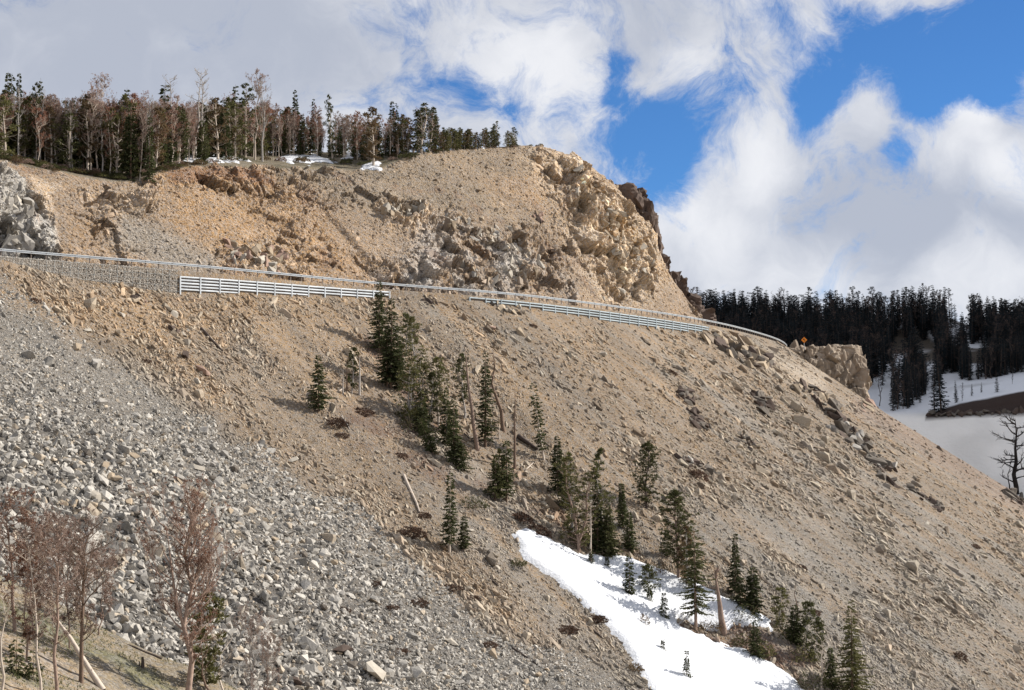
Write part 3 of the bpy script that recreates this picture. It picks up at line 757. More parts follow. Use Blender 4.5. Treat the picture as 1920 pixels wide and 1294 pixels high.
for q_ in range(5):
    for s in np.arange(sa, sb, 1.5):
        D = float(np.interp(np.interp(s, RS, np.arange(NS)), np.arange(NS), DROP))
        if .15 + q_ * .95 > D + .3: continue
        a_ = nv(s); bx_.append((road_pt(s + .75, 1.52, ROADZ - .15 - q_ * .95), (.01, .75, .01), Matrix.Rotation(math.atan2(a_.y, a_.x), 3, 'Z')))
V_, F_ = boxes(bx_); o = link('wire_mesh', mesh('wire_mesh', V_, F_, M['bluesteel']), gw); o.matrix_parent_inverse = Matrix.Translation(-gw.location)

# ------------------------------------------------------------------ warning sign
h = at(1508, 653, 551); hs = hit(1508, 656, 's')
base_s = Vector((h.x, h.y, h.z))
sg = empty('warning_sign', base_s, 'orange diamond warning sign with black curve arrow on a pale post at the road bend', 'sign')
Vp, Fp = boxes([((0, 0, .9), (.10, .07, 1.45), None)]); link('post', mesh('post', Vp, Fp, M['whitesteel']), sg)
M['orange'] = simple('orange_sign_face', (.80, .27, .035), .05, .6, .5); M['black'] = simple('black_print', (.02, .02, .02), .1, .6)
zc_ = 2.55; dh = .95
pts_ = [(0, -dh), (dh, 0), (0, dh), (-dh, 0)]
V_ = [(x, -.10, zc_ + z_) for x, z_ in pts_] + [(x, -.13, zc_ + z_) for x, z_ in pts_]
pl = link('sign_panel', mesh('sign_panel', V_, [(0, 1, 2, 3), (7, 6, 5, 4)] + [(i, (i + 1) % 4, 4 + (i + 1) % 4, 4 + i) for i in range(4)], M['orange']), sg)
ar = [(.12, -.48), (.26, -.48), (.26, -.02), (.02, .20), (.12, .32), (-.34, .38), (-.26, -.06), (-.12, .08), (.12, -.10)]
V_ = [(x, -.135, zc_ + z_) for x, z_ in ar] + [(x, -.15, zc_ + z_) for x, z_ in ar]; n_ = len(ar)
link('arrow', mesh('arrow', V_, [list(range(n_, 2 * n_))] + [(i, (i + 1) % n_, n_ + (i + 1) % n_, n_ + i) for i in range(n_)], M['black']), sg)
sg.rotation_euler = (0, 0, math.radians(-12)); sg['label'] = 'orange diamond warning sign with black curve arrow on a pale post at the road bend'

# ------------------------------------------------------------------ crags: faceted rock masses
def crag(name, centre, rad, mt, seed, label, cat='rock', sub=6, fs=.33, amp_=1.0, box=.7, parts=None, yaw=0., top_flat=None, parent=None):
    bm = bmesh.new(); bmesh.ops.create_icosphere(bm, subdivisions=sub, radius=1)
    P_ = np.array([v.co[:] for v in bm.verts]); mxx = np.abs(P_).max(1, keepdims=True); P_ = P_ * ((1 - box) + box / mxx) * np.array(rad)
    w_ = P_ + np.array(seed * 13.7)
    w_ = w_ + .8 * np.stack([fbm(w_ * .3, 2, q_) for q_ in (1, 2, 3)], 1); w_ = w_ * np.array([1, 1, .6]); a1, k1 = facets(w_ * fs, seed); a2, k2 = facets(w_ * fs * 2.9, seed + 50)
    n_ = P_ / np.linalg.norm(P_, axis=1, keepdims=True); sz = min(rad)
    P_ = P_ + n_ * ((a1 * .36 + a2 * .12 - (k1 < .25) * .04) * sz * amp_)[:, None]
    if top_flat: P_[:, 2] = np.where(P_[:, 2] > top_flat, top_flat + (P_[:, 2] - top_flat) * .2, P_[:, 2])
    for v, p in zip(bm.verts, P_): v.co = p
    me = bpy.data.meshes.new(name); bm.to_mesh(me); bm.free(); me.materials.append(mt)
    o = link(name, me, parent); o.location = centre; o.rotation_euler = (0, 0, yaw)
    if parent is None: tag(o, label, cat)
    return o
pr = empty('rock_outcrop', at(1565, 715, 556), 'big blocky brown rock knob at the road end, right of the orange sign', 'rock')
def prk(u, v, Y, rad, sd, m_='crag', fs=.33, yaw=.3):
    o = crag('rock', at(u, v, Y) - pr.location, rad, M[m_], sd, None, sub=5, fs=fs, yaw=yaw, parent=pr)
prk(1502, 692, 557, (6.2, 6, 6.3), 11); prk(1536, 690, 557, (6.2, 6, 6.0), 12); prk(1585, 712, 560, (5.4, 6, 9.4), 3); prk(1548, 722, 556, (4.8, 6, 7.2), 5); prk(1578, 664, 560, (5.0, 5, 2.6), 8); prk(1525, 705, 553, (3.6, 5, 5.2), 6); prk(1595, 762, 556, (3.4, 5, 5.4), 7); prk(1550, 775, 550, (4.5, 5, 4.5), 9)
dc = empty('rock_outcrop', at(1190, 420, 496), 'dark brown crag behind the right edge of the headland', 'rock')
for (u, v, w_, h_, sd) in [(1166, 368, 4, 3, 1), (1178, 388, 4.5, 4.5, 2), (1192, 415, 4.5, 6, 3), (1206, 445, 4, 6, 4), (1217, 480, 3.2, 6, 5), (1226, 515, 4, 5, 6), (1245, 540, 4.5, 4.5, 7), (1262, 552, 4.0, 4.8, 8), (1285, 580, 4.5, 3.8, 9), (1308, 600, 4.5, 3.0, 10)]:
    crag('rock', at(u, v, 499) - dc.location, (w_, 6, h_), M['darkcrag'], 40 + sd, None, sub=4, fs=.4, parent=dc)

# dark outcrops breaking through the scree: blocks piled along a line
def outcrop(pts_, label, mts, size, n, seed, which='s', sink=.42, cat='rock'):
    rq = random.Random(seed); h0_ = hit(pts_[0][0], pts_[0][1], which) or (at(pts_[0][0], pts_[0][1], 430), Vector((0, 0, 1)), 430)
    root = empty('rock_outcrop', h0_[0], label, cat)
    n = int(n * 2.2)
    for k in range(n):
        t_ = (k + rq.random()) / n * (len(pts_) - 1); a_ = int(min(t_, len(pts_) - 2)); f_ = t_ - a_
        u = pts_[a_][0] * (1 - f_) + pts_[a_ + 1][0] * f_ + rq.gauss(0, pts_[a_][2]); v = pts_[a_][1] * (1 - f_) + pts_[a_ + 1][1] * f_ + rq.gauss(0, pts_[a_][2] * .7)
        hh = hit(u, v, which)
        if hh is None: continue
        px = min(.85 * size * math.exp(rq.gauss(0, .4)), size * 1.35); s = .6 * px * hh[2] / F
        me = hull_mesh('rock', seed * 100 + k, (s * rq.uniform(1.0, 1.9), s * rq.uniform(.55, 1), s * rq.uniform(.45, .9)), M[rq.choice(mts)], 10 + seed % 3, box=.25 + .4 * rq.random(), split=0)
        o = link('rock', me, root); o.location = hh[0] + hh[1] * s * (.5 - sink) - root.location; o.rotation_euler = rot_down(hh[1], rq, .6, .45).to_euler()
    return root
outcrop([(1335, 632, 8), (1370, 655, 12), (1405, 668, 12), (1440, 690, 8)], 'broad broken tan and dark ledge below the right end of the steel wall', ['b_tan', 'b_slate', 'b_tan', 'crag', 'b_dark'], 21, 36, 1)
outcrop([(1275, 738, 5), (1292, 752, 6), (1300, 778, 5), (1320, 800, 5), (1300, 790, 6)], 'dark jagged outcrop in mid slope, left of the taller dark crag', ['b_dark', 'b_slate', 'b_dark'], 14, 18, 2)
outcrop([(1420, 742, 5), (1432, 758, 6), (1440, 778, 4)], 'upright dark crag alone in the upper right scree', ['b_dark', 'b_slate', 'b_dark'], 20, 12, 3)
outcrop([(1380, 815, 6), (1400, 830, 6), (1415, 845, 4)], 'low dark ragged rocks below the upright dark crag', ['b_dark', 'b_slate', 'b_tan'], 11, 14, 4)
outcrop([(1275, 870, 4), (1310, 868, 6), (1335, 885, 5)], 'dark rock band above the solitary round pine', ['b_dark', 'b_slate', 'b_grey'], 15, 12, 5)
outcrop([(1555, 765, 8), (1580, 795, 10), (1605, 830, 9), (1640, 865, 8), (1670, 890, 5)], 'long dark slabby rib running downhill from the rock knob', ['b_slate', 'b_slate', 'b_grey', 'b_dark'], 20, 42, 6)
outcrop([(1700, 912, 3), (1730, 930, 4), (1752, 945, 4), (1765, 960, 3)], 'small dark rock at the foot of the long slabby rib', ['b_slate', 'b_dark'], 13, 12, 7)
outcrop([(1490, 720, 8), (1530, 740, 8), (1560, 755, 6)], 'scattered brown blocks below the rock knob', ['b_tan', 'b_dark', 'b_slate'], 13, 18, 8)
outcrop([(245, 562, 6), (262, 565, 6)], 'cluster of pinkish blocks close under the gabion wall', ['b_pink', 'b_dark', 'b_tan'], 14, 8, 9)
outcrop([(330, 615, 6), (345, 640, 5), (335, 630, 6)], 'cluster of brown and pale blocks uphill of the big pinkish boulder', ['b_tan', 'b_pale', 'b_dark'], 15, 8, 10)
outcrop([(925, 575, 6), (950, 583, 8), (975, 588, 6)], 'pale broken ledge right under the start of the blue grey steel wall', ['b_tan', 'b_pale', 'b_slate'], 13, 14, 12)
outcrop([(800, 560, 5), (815, 567, 6)], 'brown crumbling knob just below the guardrail between the two steel walls', ['b_tan', 'b_dark'], 10, 8, 13)
outcrop([(1640, 745, 4), (1620, 770, 4)], 'tan block against the right foot of the rock knob', ['b_tan', 'b_pink'], 16, 4, 14)
outcrop([(1890, 925, 6), (1915, 940, 8)], 'dark rocks at the foot of the bare black tree', ['b_dark', 'b_slate'], 15, 10, 15, which='sf')
outcrop([(1738, 779, 3), (1790, 777, 3), (1850, 774, 3), (1915, 772, 3)], 'dark rocks drawing the shadow line under the brown bank above the far snowfield', ['b_dark', 'b_slate'], 11, 18, 22, which='f', sink=.2)  # dark blocks double as the shadow line below the bank
# craggy blocks standing out of the bank above the road
outcrop([(1000, 405, 6), (1015, 415, 5)], 'dark reddish block sticking out high on the cut bank', ['b_pink', 'b_dark'], 9, 6, 16, which='c')
outcrop([(15, 370, 12), (50, 400, 14), (30, 450, 14), (60, 480, 8)], 'grey slabs plastered on the left end of the cut bank', ['b_grey', 'b_pale', 'b_grey'], 20, 30, 17, which='c', sink=.75)
outcrop([(830, 410, 12), (930, 440, 20), (980, 470, 22), (960, 520, 22), (900, 535, 20)], 'pale grey broken bluff low in the middle of the cut bank', ['b_pale', 'b_grey', 'b_pale', 'b_tan'], 11, 50, 18, which='c', sink=.6)
outcrop([(1080, 330, 14), (1120, 390, 18), (1160, 430, 18), (1190, 500, 18), (1150, 530, 16)], 'pale yellow cliff blocks on the sunny face of the headland', ['b_tan', 'b_pale', 'b_tan'], 11, 60, 19, which='c', sink=.7)
outcrop([(430, 470, 10), (480, 480, 16), (530, 500, 12)], 'ochre blocks low on the cut bank above the bright steel wall', ['b_tan', 'b_pale', 'b_pink'], 15, 26, 20, which='c', sink=.4)
outcrop([(715, 385, 8), (750, 395, 10), (790, 400, 8)], 'short tan ledge in the upper middle of the cut bank', ['b_tan', 'b_pale'], 14, 16, 21, which='c', sink=.35)

# ------------------------------------------------------------------ individual boulders
BKINDS = {k: [hull_mesh('boulder', 500 + i + 7 * j, [(1, .8, .6), (1, .6, .45), (1, .9, .7), (1.1, .7, .35)][j], M[k], 12, box=.4 + .1 * j, split=0) for j in range(4)] for i, k in enumerate(['b_grey', 'b_pale', 'b_tan', 'b_pink', 'b_dark', 'b_slate'])}
def boulder(u, v, px, mt, label, group=None, shape=None, rs=None, elong=1.):
    hh = hit(u, v, 'sk')
    if hh is None: return
    rs = rs or r; s = .52 * px * hh[2] / F
    o = link('boulder', BKINDS[mt][rs.randrange(4) if shape is None else shape]); o.location = hh[0] + hh[1] * s * .18
    q_ = rot_on(hh[1], rs, .3); o.rotation_euler = q_.to_euler(); o.scale = (s * elong * 1.1, s, s * .95)
    tag(o, label, 'boulder', group); return o
for (u, v, px, mt, lb) in [
 (378, 697, 34, 'b_pink', 'largest boulder on the upper slope, pinkish brown'), (347, 669, 22, 'b_dark', 'dark brown boulder leaning uphill of the largest pinkish one'),
 (370, 717, 18, 'b_pale', 'small white boulder touching the largest pinkish one'), (180, 686, 32, 'b_grey', 'long grey split boulder in the upper left scree'),
 (143, 653, 24, 'b_tan', 'flat tan boulder uphill of the long grey split one'), (50, 668, 28, 'b_grey', 'smooth grey slab near the left edge above the talus'),
 (165, 621, 18, 'b_pale', 'pale block in the stony patch below the gabion wall'), (222, 629, 20, 'b_tan', 'buff block with a dark hollow beside it, below the gabion wall'),
 (228, 590, 16, 'b_pale', 'small pale boulder a little below the middle of the gabion wall'), (326, 592, 18, 'b_pale', 'pale round boulder below the left end of the bright steel wall'),
 (366, 602, 16, 'b_tan', 'pale tan boulder beside the black log'), (550, 864, 22, 'b_pale', 'lone white boulder on the bare strip beside the talus'),
 (385, 810, 26, 'b_grey', 'broken grey boulder in the upper talus'), (190, 758, 26, 'b_grey', 'grey slab standing out in the upper talus'),
 (110, 775, 18, 'b_grey', 'blunt grey block at the upper talus margin'), (180, 935, 34, 'b_pale', 'very pale squarish block high in the coarse talus'),
 (250, 930, 24, 'b_pale', 'pale flat block just right of the very pale squarish one'), (200, 1002, 26, 'b_slate', 'dark fronted block among the coarse talus above the dead trees'),
 (265, 1075, 34, 'b_grey', 'squared block with a white right face left of the big red crowned tree'), (450, 1150, 30, 'b_pale', 'bright pale pointed block right of the big red crowned tree'),
 (508, 918, 18, 'b_grey', 'grey tabular block in the upper right talus'), (790, 1077, 22, 'b_grey', 'grey tabular block on the right margin of the talus'),
 (640, 1222, 46, 'b_dark', 'very large dark brown boulder low in the talus'), (700, 1262, 52, 'b_pale', 'very large pale boulder with a rusty streak below the dark brown one'),
 (660, 1250, 30, 'b_slate', 'grey boulder wedged between the very large dark and pale ones'), (845, 1205, 30, 'b_pale', 'long pale slab at the right of the lower talus'),
 (925, 1228, 24, 'b_tan', 'buff slab at the lower right end of the talus'), (560, 1285, 34, 'b_dark', 'dark boulder at the bottom edge beside the small dead trees'),
 (930, 1064, 18, 'b_pale', 'white boulder left of the snow patch tip'), (1030, 970, 18, 'b_pale', 'pale standing slab above the snow patch'),
 (975, 625, 24, 'b_tan', 'tan boulder below the blue grey steel wall'), (920, 615, 18, 'b_pink', 'reddish boulder left of the tan one below the blue grey steel wall'),
 (803, 620, 16, 'b_tan', 'tan oval boulder right of the forked pines'), (1128, 666, 20, 'b_pale', 'pale boulder in the middle of the right scree'),
 (545, 930, 18, 'b_grey', 'rounded grey boulder at the upper talus corner'), (1015, 702, 14, 'b_pale', 'small white stone uphill of the leaning bare snag'),
 (1472, 855, 14, 'b_tan', 'buff stone on the open scree left of the slabby rib'), (1516, 835, 14, 'b_tan', 'buff stone just left of the slabby rib')]:
    boulder(u, v, px, mt, lb)
n_b = 0; tries = 0; MID = []
LM = [((265, 1075), 'the squared white faced block'), ((180, 935), 'the very pale squarish block'), ((450, 1150), 'the bright pointed block'), ((640, 1222), 'the very large dark brown boulder'), ((700, 1262), 'the very large pale boulder'), ((508, 918), 'the upper right tabular block'),
      ((385, 810), 'the broken upper boulder'), ((845, 1205), 'the long pale slab at the right'), ((752, 1225), 'the brown shrub low in the talus'), ((645, 1146), 'the brown shrub in mid talus'), ((705, 1096), 'the brown shrub near the right margin'), ((50, 860), 'the left edge'), ((330, 960), 'the big red crowned tree'), ((940, 1225), 'the buff slab at the lower right')]
used_lb = {}
while n_b < 190 and tries < 3000:
    tries += 1
    u = r.uniform(0, 1100); v = r.uniform(830, 1290)
    g_ = poly_sd(np.array([u]), np.array([v]), TAL)[0]
    if g_ < 18: continue
    if u < 420 and v > 1130 - .1 * u: continue
    px = r.uniform(13, 22) * (1.15 if u < 450 else .85)
    mt = r.choice(['b_grey', 'b_grey', 'b_grey', 'b_pale', 'b_slate', 'b_tan'])
    look = {'b_grey': 'grey block', 'b_pale': 'pale block', 'b_slate': 'dark grey block', 'b_tan': 'brownish block'}[mt]
    size_ = 'big ' if px > 20 else 'mid sized ' if px > 17 else 'small ' if px < 14 else ''
    (lu, lv), nm_ = min(LM, key=lambda L_: (L_[0][0] - u) ** 2 + (L_[0][1] - v) ** 2)
    du, dv_ = u - lu, v - lv; dd_ = math.hypot(du, dv_)
    side = ('right of' if du > 0 else 'left of') if abs(du) > 1.6 * abs(dv_) else ('below' if dv_ > 0 else 'above') if abs(dv_) > 1.6 * abs(du) else (('below' if dv_ > 0 else 'above') + ' and ' + ('right of' if du > 0 else 'left of'))
    lab = size_ + look + (' close ' if dd_ < 45 else ' far ' if dd_ > 110 else ' ') + side + ' ' + nm_
    if boulder(u, v, px, mt, lab, look + 's in the talus near ' + nm_): n_b += 1
n_b = 0
while n_b < 40:
    u = r.uniform(700, 1800); v = r.uniform(600, 1250)
    if poly_sd(np.array([u]), np.array([v]), TAL)[0] > -20 or poly_sd(np.array([u]), np.array([v]), SNOW_OUT)[0] > -6: continue
    if hit(u, v, 's') is None: continue
    SLM = [(597, 720, 'the solitary dark spruce'), (733, 640, 'the tallest slope spruce'), (944, 740, 'the curved grey snag'), (1020, 790, 'the crooked spruce'), (1212, 900, 'the solitary round pine'), (1290, 760, 'the jagged mid slope outcrop'), (1430, 760, 'the upright dark crag'), (1310, 880, 'the dark rock band'), (1560, 800, 'the slabby rib'), (1272, 1000, 'the large dark pine'), (1598, 1200, 'the large olive spruce'), (1378, 1060, 'the spiked spruce'), (1735, 945, 'the foot of the slabby rib'), (1060, 650, 'the start of the blue grey wall'), (1180, 640, 'the blue grey wall'), (900, 1120, 'the rust shrubs by the talus')]
    lm_ = min(SLM, key=lambda a_: math.hypot(a_[0] - u, a_[1] - v)); px_ = r.uniform(9, 14); mt_ = r.choice(['b_tan', 'b_pale'])
    boulder(u, v, px_, mt_, ('tan' if mt_ == 'b_tan' else 'pale') + (' larger' if px_ > 12 else ' small') + ' stone in the open scree ' + ('right of ' if u > lm_[0] + abs(v - lm_[1]) else 'left of ' if u < lm_[0] - abs(v - lm_[1]) else 'below ' if v > lm_[1] else 'above ') + lm_[2] if True else '' + ('left of the tree line' if u < 700 else 'right of the snow' if v > 1000 and u > 1200 else 'left of the snow' if v > 1000 else 'near the tree line' if u < 1100 else 'below the blue grey wall' if u < 1350 else 'under the rock knob'), 'light stones half buried in the brown scree'); n_b += 1

# ------------------------------------------------------------------ snow patch lying in the gully
def snow_on(P0, keep_poly, thick, label, name, mt, edge=7.):
    """P0: terrain grid; the snow is its own sheet a little above the ground, dipping under it at the edges"""
    Uu, Vv = proj(P0); sd_ = poly_sd(Uu.reshape(-1), Vv.reshape(-1), keep_poly) + 7 * fbm(P0.reshape(-1, 3) * .35, 3, 61) + 4 * vnoise(P0.reshape(-1, 3) * 1.3, 63)
    sd_ = sd_.reshape(Uu.shape); n_ = gnormals(P0); 
    if n_[..., 2].mean() < 0: n_ = -n_
    # smooth the base
    B_ = P0.copy()
    for _ in range(4):
        B_[1:-1, 1:-1] = (B_[1:-1, 1:-1] + B_[:-2, 1:-1] + B_[2:, 1:-1] + B_[1:-1, :-2] + B_[1:-1, 2:]) / 5
    off = -.5 + (thick + .5) * sstep(sd_, -edge, edge) + .22 * fbm(P0.reshape(-1, 3) * .12, 3, 66).reshape(Uu.shape)
    Q = B_ + n_ * off[..., None]
    me = grid_mesh(name, Q, mt, True, None, keep=(sd_ > -edge * 1.2))
    return tag(link(name, me), label, kind='structure')
i0, i1 = 250, 1010; j0, j1 = 60, 399
snow_on(base[i0:i1, j0:j1], SNOW_OUT, .55, 'bright white snow patch lying in the gully among the conifers', 'snow_patch', M['snow'])
for k, poly in enumerate([[(520, 300), (545, 288), (585, 288), (620, 300), (640, 306), (575, 306)], [(680, 318), (690, 304), (712, 306), (715, 316)], [(808, 278), (815, 266), (836, 270), (835, 278)], [(640, 300), (655, 285), (690, 285), (670, 300)],
                         [(120, 300), (150, 285), (200, 292), (240, 305), (180, 312)], [(300, 305), (345, 292), (440, 296), (470, 304), (380, 308)], [(890, 276), (900, 268), (908, 270), (906, 277)], [(20, 290), (70, 278), (110, 290), (60, 300)]]):
    snow_on(P2[:, nf - 12:], poly, .35, 'remnant snow among the trees on the plateau', 'snow', M['snow'], 3.)
# ------------------------------------------------------------------ trees
def leafmat(name, c, var=.35):
    m, tt, b = mat(name, .8)
    oi = tt.node('ShaderNodeObjectInfo').outputs['Random']; g = tt.node('ShaderNodeNewGeometry')
    n = tt.noise(g.outputs['Position'], .9, 3); ri = g.outputs['Random Per Island']
    f = tt.math('ADD', tt.math('MULTIPLY', oi, var), tt.math('ADD', tt.math('MULTIPLY', n, .7), tt.math('MULTIPLY', ri, .7)))
    f = tt.ss(f, .2, 1.7, .45, 1.75)
    s_ = tt.node('ShaderNodeVectorMath', operation='SCALE'); s_.inputs[0].default_value = c; tt.l.new(f, s_.inputs['Scale'])
    tt.l.new(s_.outputs[0], b.inputs['Base Color'])
    tr = tt.node('ShaderNodeBsdfTranslucent'); tt.l.new(s_.outputs[0], tr.inputs[0]); mx = tt.node('ShaderNodeMixShader'); mx.inputs[0].default_value = .32
    tt.l.new(b.outputs[0], mx.inputs[1]); tt.l.new(tr.outputs[0], mx.inputs[2]); tt.l.new(mx.outputs[0], tt.n['Material Output'].inputs[0])
    return m
M['spruce'] = leafmat('spruce_needles', (.064, .072, .028)); M['olive'] = leafmat('pine_needles', (.14, .135, .052)); M['dpine'] = leafmat('dark_pine_needles', (.088, .092, .036))
M['rust'] = leafmat('dead_rust_needles', (.225, .122, .082)); M['greybrown'] = leafmat('dead_grey_twigs', (.27, .195, .16)); M['brownnd'] = leafmat('brownish_needles', (.15, .105, .055))
M['bark'] = simple('brown_bark', (.16, .11, .08), .3, .9, 3, .6); M['palebark'] = simple('bleached_bark', (.48, .41, .34), .2, .85, 2.5, .4); M['pinkbark'] = simple('pinkish_bark', (.27, .195, .155), .3, .9, 3, .6); M['darkbark'] = simple('dark_bark', (.085, .065, .055), .3, .9, 3, .6)
M['greywood'] = simple('weathered_grey_wood', (.36, .33, .30), .25, .85, 3, .5); M['redbark'] = simple('reddish_bark', (.23, .165, .13), .3, .9, 3, .6)
M['blackbark'] = simple('black_bark', (.022, .018, .016), .3, .9, 3, .4)
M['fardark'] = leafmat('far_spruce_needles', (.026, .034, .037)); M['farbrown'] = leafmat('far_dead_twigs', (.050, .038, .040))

def tube(V_, F_, pts, rads, sides=5):
    k0 = len(V_)
    for i, p in enumerate(pts):
        d = (pts[min(i + 1, len(pts) - 1)] - pts[max(i - 1, 0)]).normalized()
        a = d.cross(Vector((.3, .9, .1))).normalized(); b_ = d.cross(a)
        for j in range(sides):
            an = 6.2832 * j / sides; V_.append(p + (a * math.cos(an) + b_ * math.sin(an)) * rads[i])
    for i in range(len(pts) - 1):
        for j in range(sides):
            F_.append([k0 + i * sides + j, k0 + i * sides + (j + 1) % sides, k0 + (i + 1) * sides + (j + 1) % sides, k0 + (i + 1) * sides + j])
def spray(V_, F_, p, d, L, w, r_):
    side = d.cross(Vector((r_.gauss(0, 1), r_.gauss(0, 1), r_.gauss(0, 1)))); 
    if side.length < 1e-4: return
    side.normalize(); k = len(V_)
    V_ += [p - side * w * .5, p + d * L * .55 + side * w * .5, p + d * L]; F_.append([k, k + 1, k + 2])
    V_ += [p + side * w * .4, p + d * L * .5 - side * w * .55, p + d * L * .95]; F_.append([k + 3, k + 4, k + 5])

def spruce(seed, h, rad, mt='spruce', bark='bark', lo=.08, dens=1., gap=.1, power=.85, droop=.30):
    """returns (trunk mesh, crown mesh)"""
    q = random.Random(seed); V_, F_ = [], []; lean = Vector((q.gauss(0, .012) * h, q.gauss(0, .012) * h, 0))
    tube(V_, F_, [Vector((0, 0, -.6)) , Vector((0, 0, h * .3)) + lean * .3, Vector((0, 0, h * .7)) + lean * .7, Vector((0, 0, h)) + lean], [h * .017, h * .013, h * .006, .01], 6)
    tm = mesh('trunk', V_, F_, M[bark], smooth=True)
    V_, F_ = [], []; z = lo * h; step = max(.20, h / 34) / dens ** .5
    while z < h * .99:
        t_ = z / h; rr_ = rad * (1 - (t_ - lo) / (1 - lo)) ** power * q.uniform(.65, 1.15) + .08
        if t_ < lo + .12: rr_ *= .75
        nb = 3 if t_ > .85 else q.randint(5, 7); a0 = q.uniform(0, 6.28)
        for b_ in range(nb):
            if q.random() < gap: continue
            an = a0 + 6.283 * b_ / nb + q.gauss(0, .25); L = rr_ * q.uniform(.6, 1.2)
            d = Vector((math.cos(an), math.sin(an), -droop * q.uniform(.4, 1.5) + (.5 if t_ > .85 else 0))).normalized()
            o = Vector((0, 0, z + q.gauss(0, step * .3))) + lean * t_
            ns = max(2, int(L / .28))
            for s_ in range(ns):
                fr_ = (s_ + .6) / ns; p = o + d * L * fr_ + Vector((0, 0, .12 * L * fr_ * fr_))
                for w_ in (-1, 1):
                    dd = (d + Vector((-d.y, d.x, 0)) * w_ * q.uniform(.4, 1.1) + Vector((0, 0, q.uniform(-.55, .15)))).normalized()
                    spray(V_, F_, p, dd, q.uniform(.38, .72) * (.6 + .6 * (1 - fr_)) * (.45 + .55 * min(1, h / 9)), .27 * (.4 + .6 * min(1, h / 8)), q)
        z += step * q.uniform(.7, 1.3)
    spray(V_, F_, Vector((0, 0, h * .96)) + lean, Vector((0, 0, 1)), .05 * h, .1, q)
    return tm, mesh('crown', V_, F_, M[mt])
def pine(seed, h, rad, mt='olive', bark='palebark', lo=.2, n=30, forks=1, tuft=16, shape='egg', upsw=.8, twig=.0):
    """irregular pine of tufted, upswept limbs"""
    q = random.Random(seed); V_, F_ = [], []; NV__, NF__ = [], []
    for fk in range(forks):
        ln = Vector((q.gauss(0, .05) * h + (fk - (forks - 1) / 2) * .10 * h, q.gauss(0, .04) * h, 0)); hh = h * (1 - .12 * fk)
        spine = [Vector((0, 0, -.6)), Vector((0, 0, hh * .12)), Vector((q.gauss(0, .012) * h, q.gauss(0, .012) * h, hh * .4)) + ln * .5, Vector((q.gauss(0, .02) * h, 0, hh * .7)) + ln * .8, Vector((0, 0, hh)) + ln]
        rs_ = [h * .020, h * .018, h * .013, h * .008, .02]
        tube(V_, F_, spine, rs_, 6)
        def sp(t_):
            x = t_ * 3.999; i = int(x); return spine[min(i, 3) + 0].lerp(spine[min(i, 3) + 1], x - i) if t_ > .03 else spine[1]
        for k in range(n // forks):
            t_ = lo + (1 - lo) * (k + q.random()) / (n // forks)
            prof_ = math.sin(min(1, (t_ - lo) / (1 - lo) * .9 + .12) * math.pi) ** .6 if shape == 'egg' else (1 - (t_ - lo) / (1 - lo)) ** .7 if shape == 'cone' else min(1, .35 + (t_ - lo) / (1 - lo))
            L = rad * prof_ * q.uniform(.45, 1.25) + .15; an = q.uniform(0, 6.283); p0 = sp(t_)
            d = Vector((math.cos(an), math.sin(an), upsw * q.uniform(.1, 1.2))).normalized(); p1 = p0 + d * L * .55; p2 = p1 + (d + Vector((0, 0, upsw * .6))).normalized() * L * .5
            tube(V_, F_, [p0, p1, p2], [h * .005, h * .0035, .008], 3)
            for tf in range(3):
                c_ = (p1.lerp(p2, (tf + .5) / 2.4)) + Vector((q.gauss(0, .16), q.gauss(0, .16), q.gauss(0, .12))) * L * .9
                for w_ in range(int(tuft * .9)):
                    dd = Vector((q.gauss(0, 1), q.gauss(0, 1), abs(q.gauss(.3, .8)))).normalized()
                    spray(NV__, NF__, c_ + dd * .08, dd, q.uniform(.30, .58) * (.5 + .5 * min(1, h / 8)), .16 if not twig else twig, q)
    return mesh('trunk', V_, F_, M[bark], smooth=True), mesh('crown', NV__, NF__, M[mt])
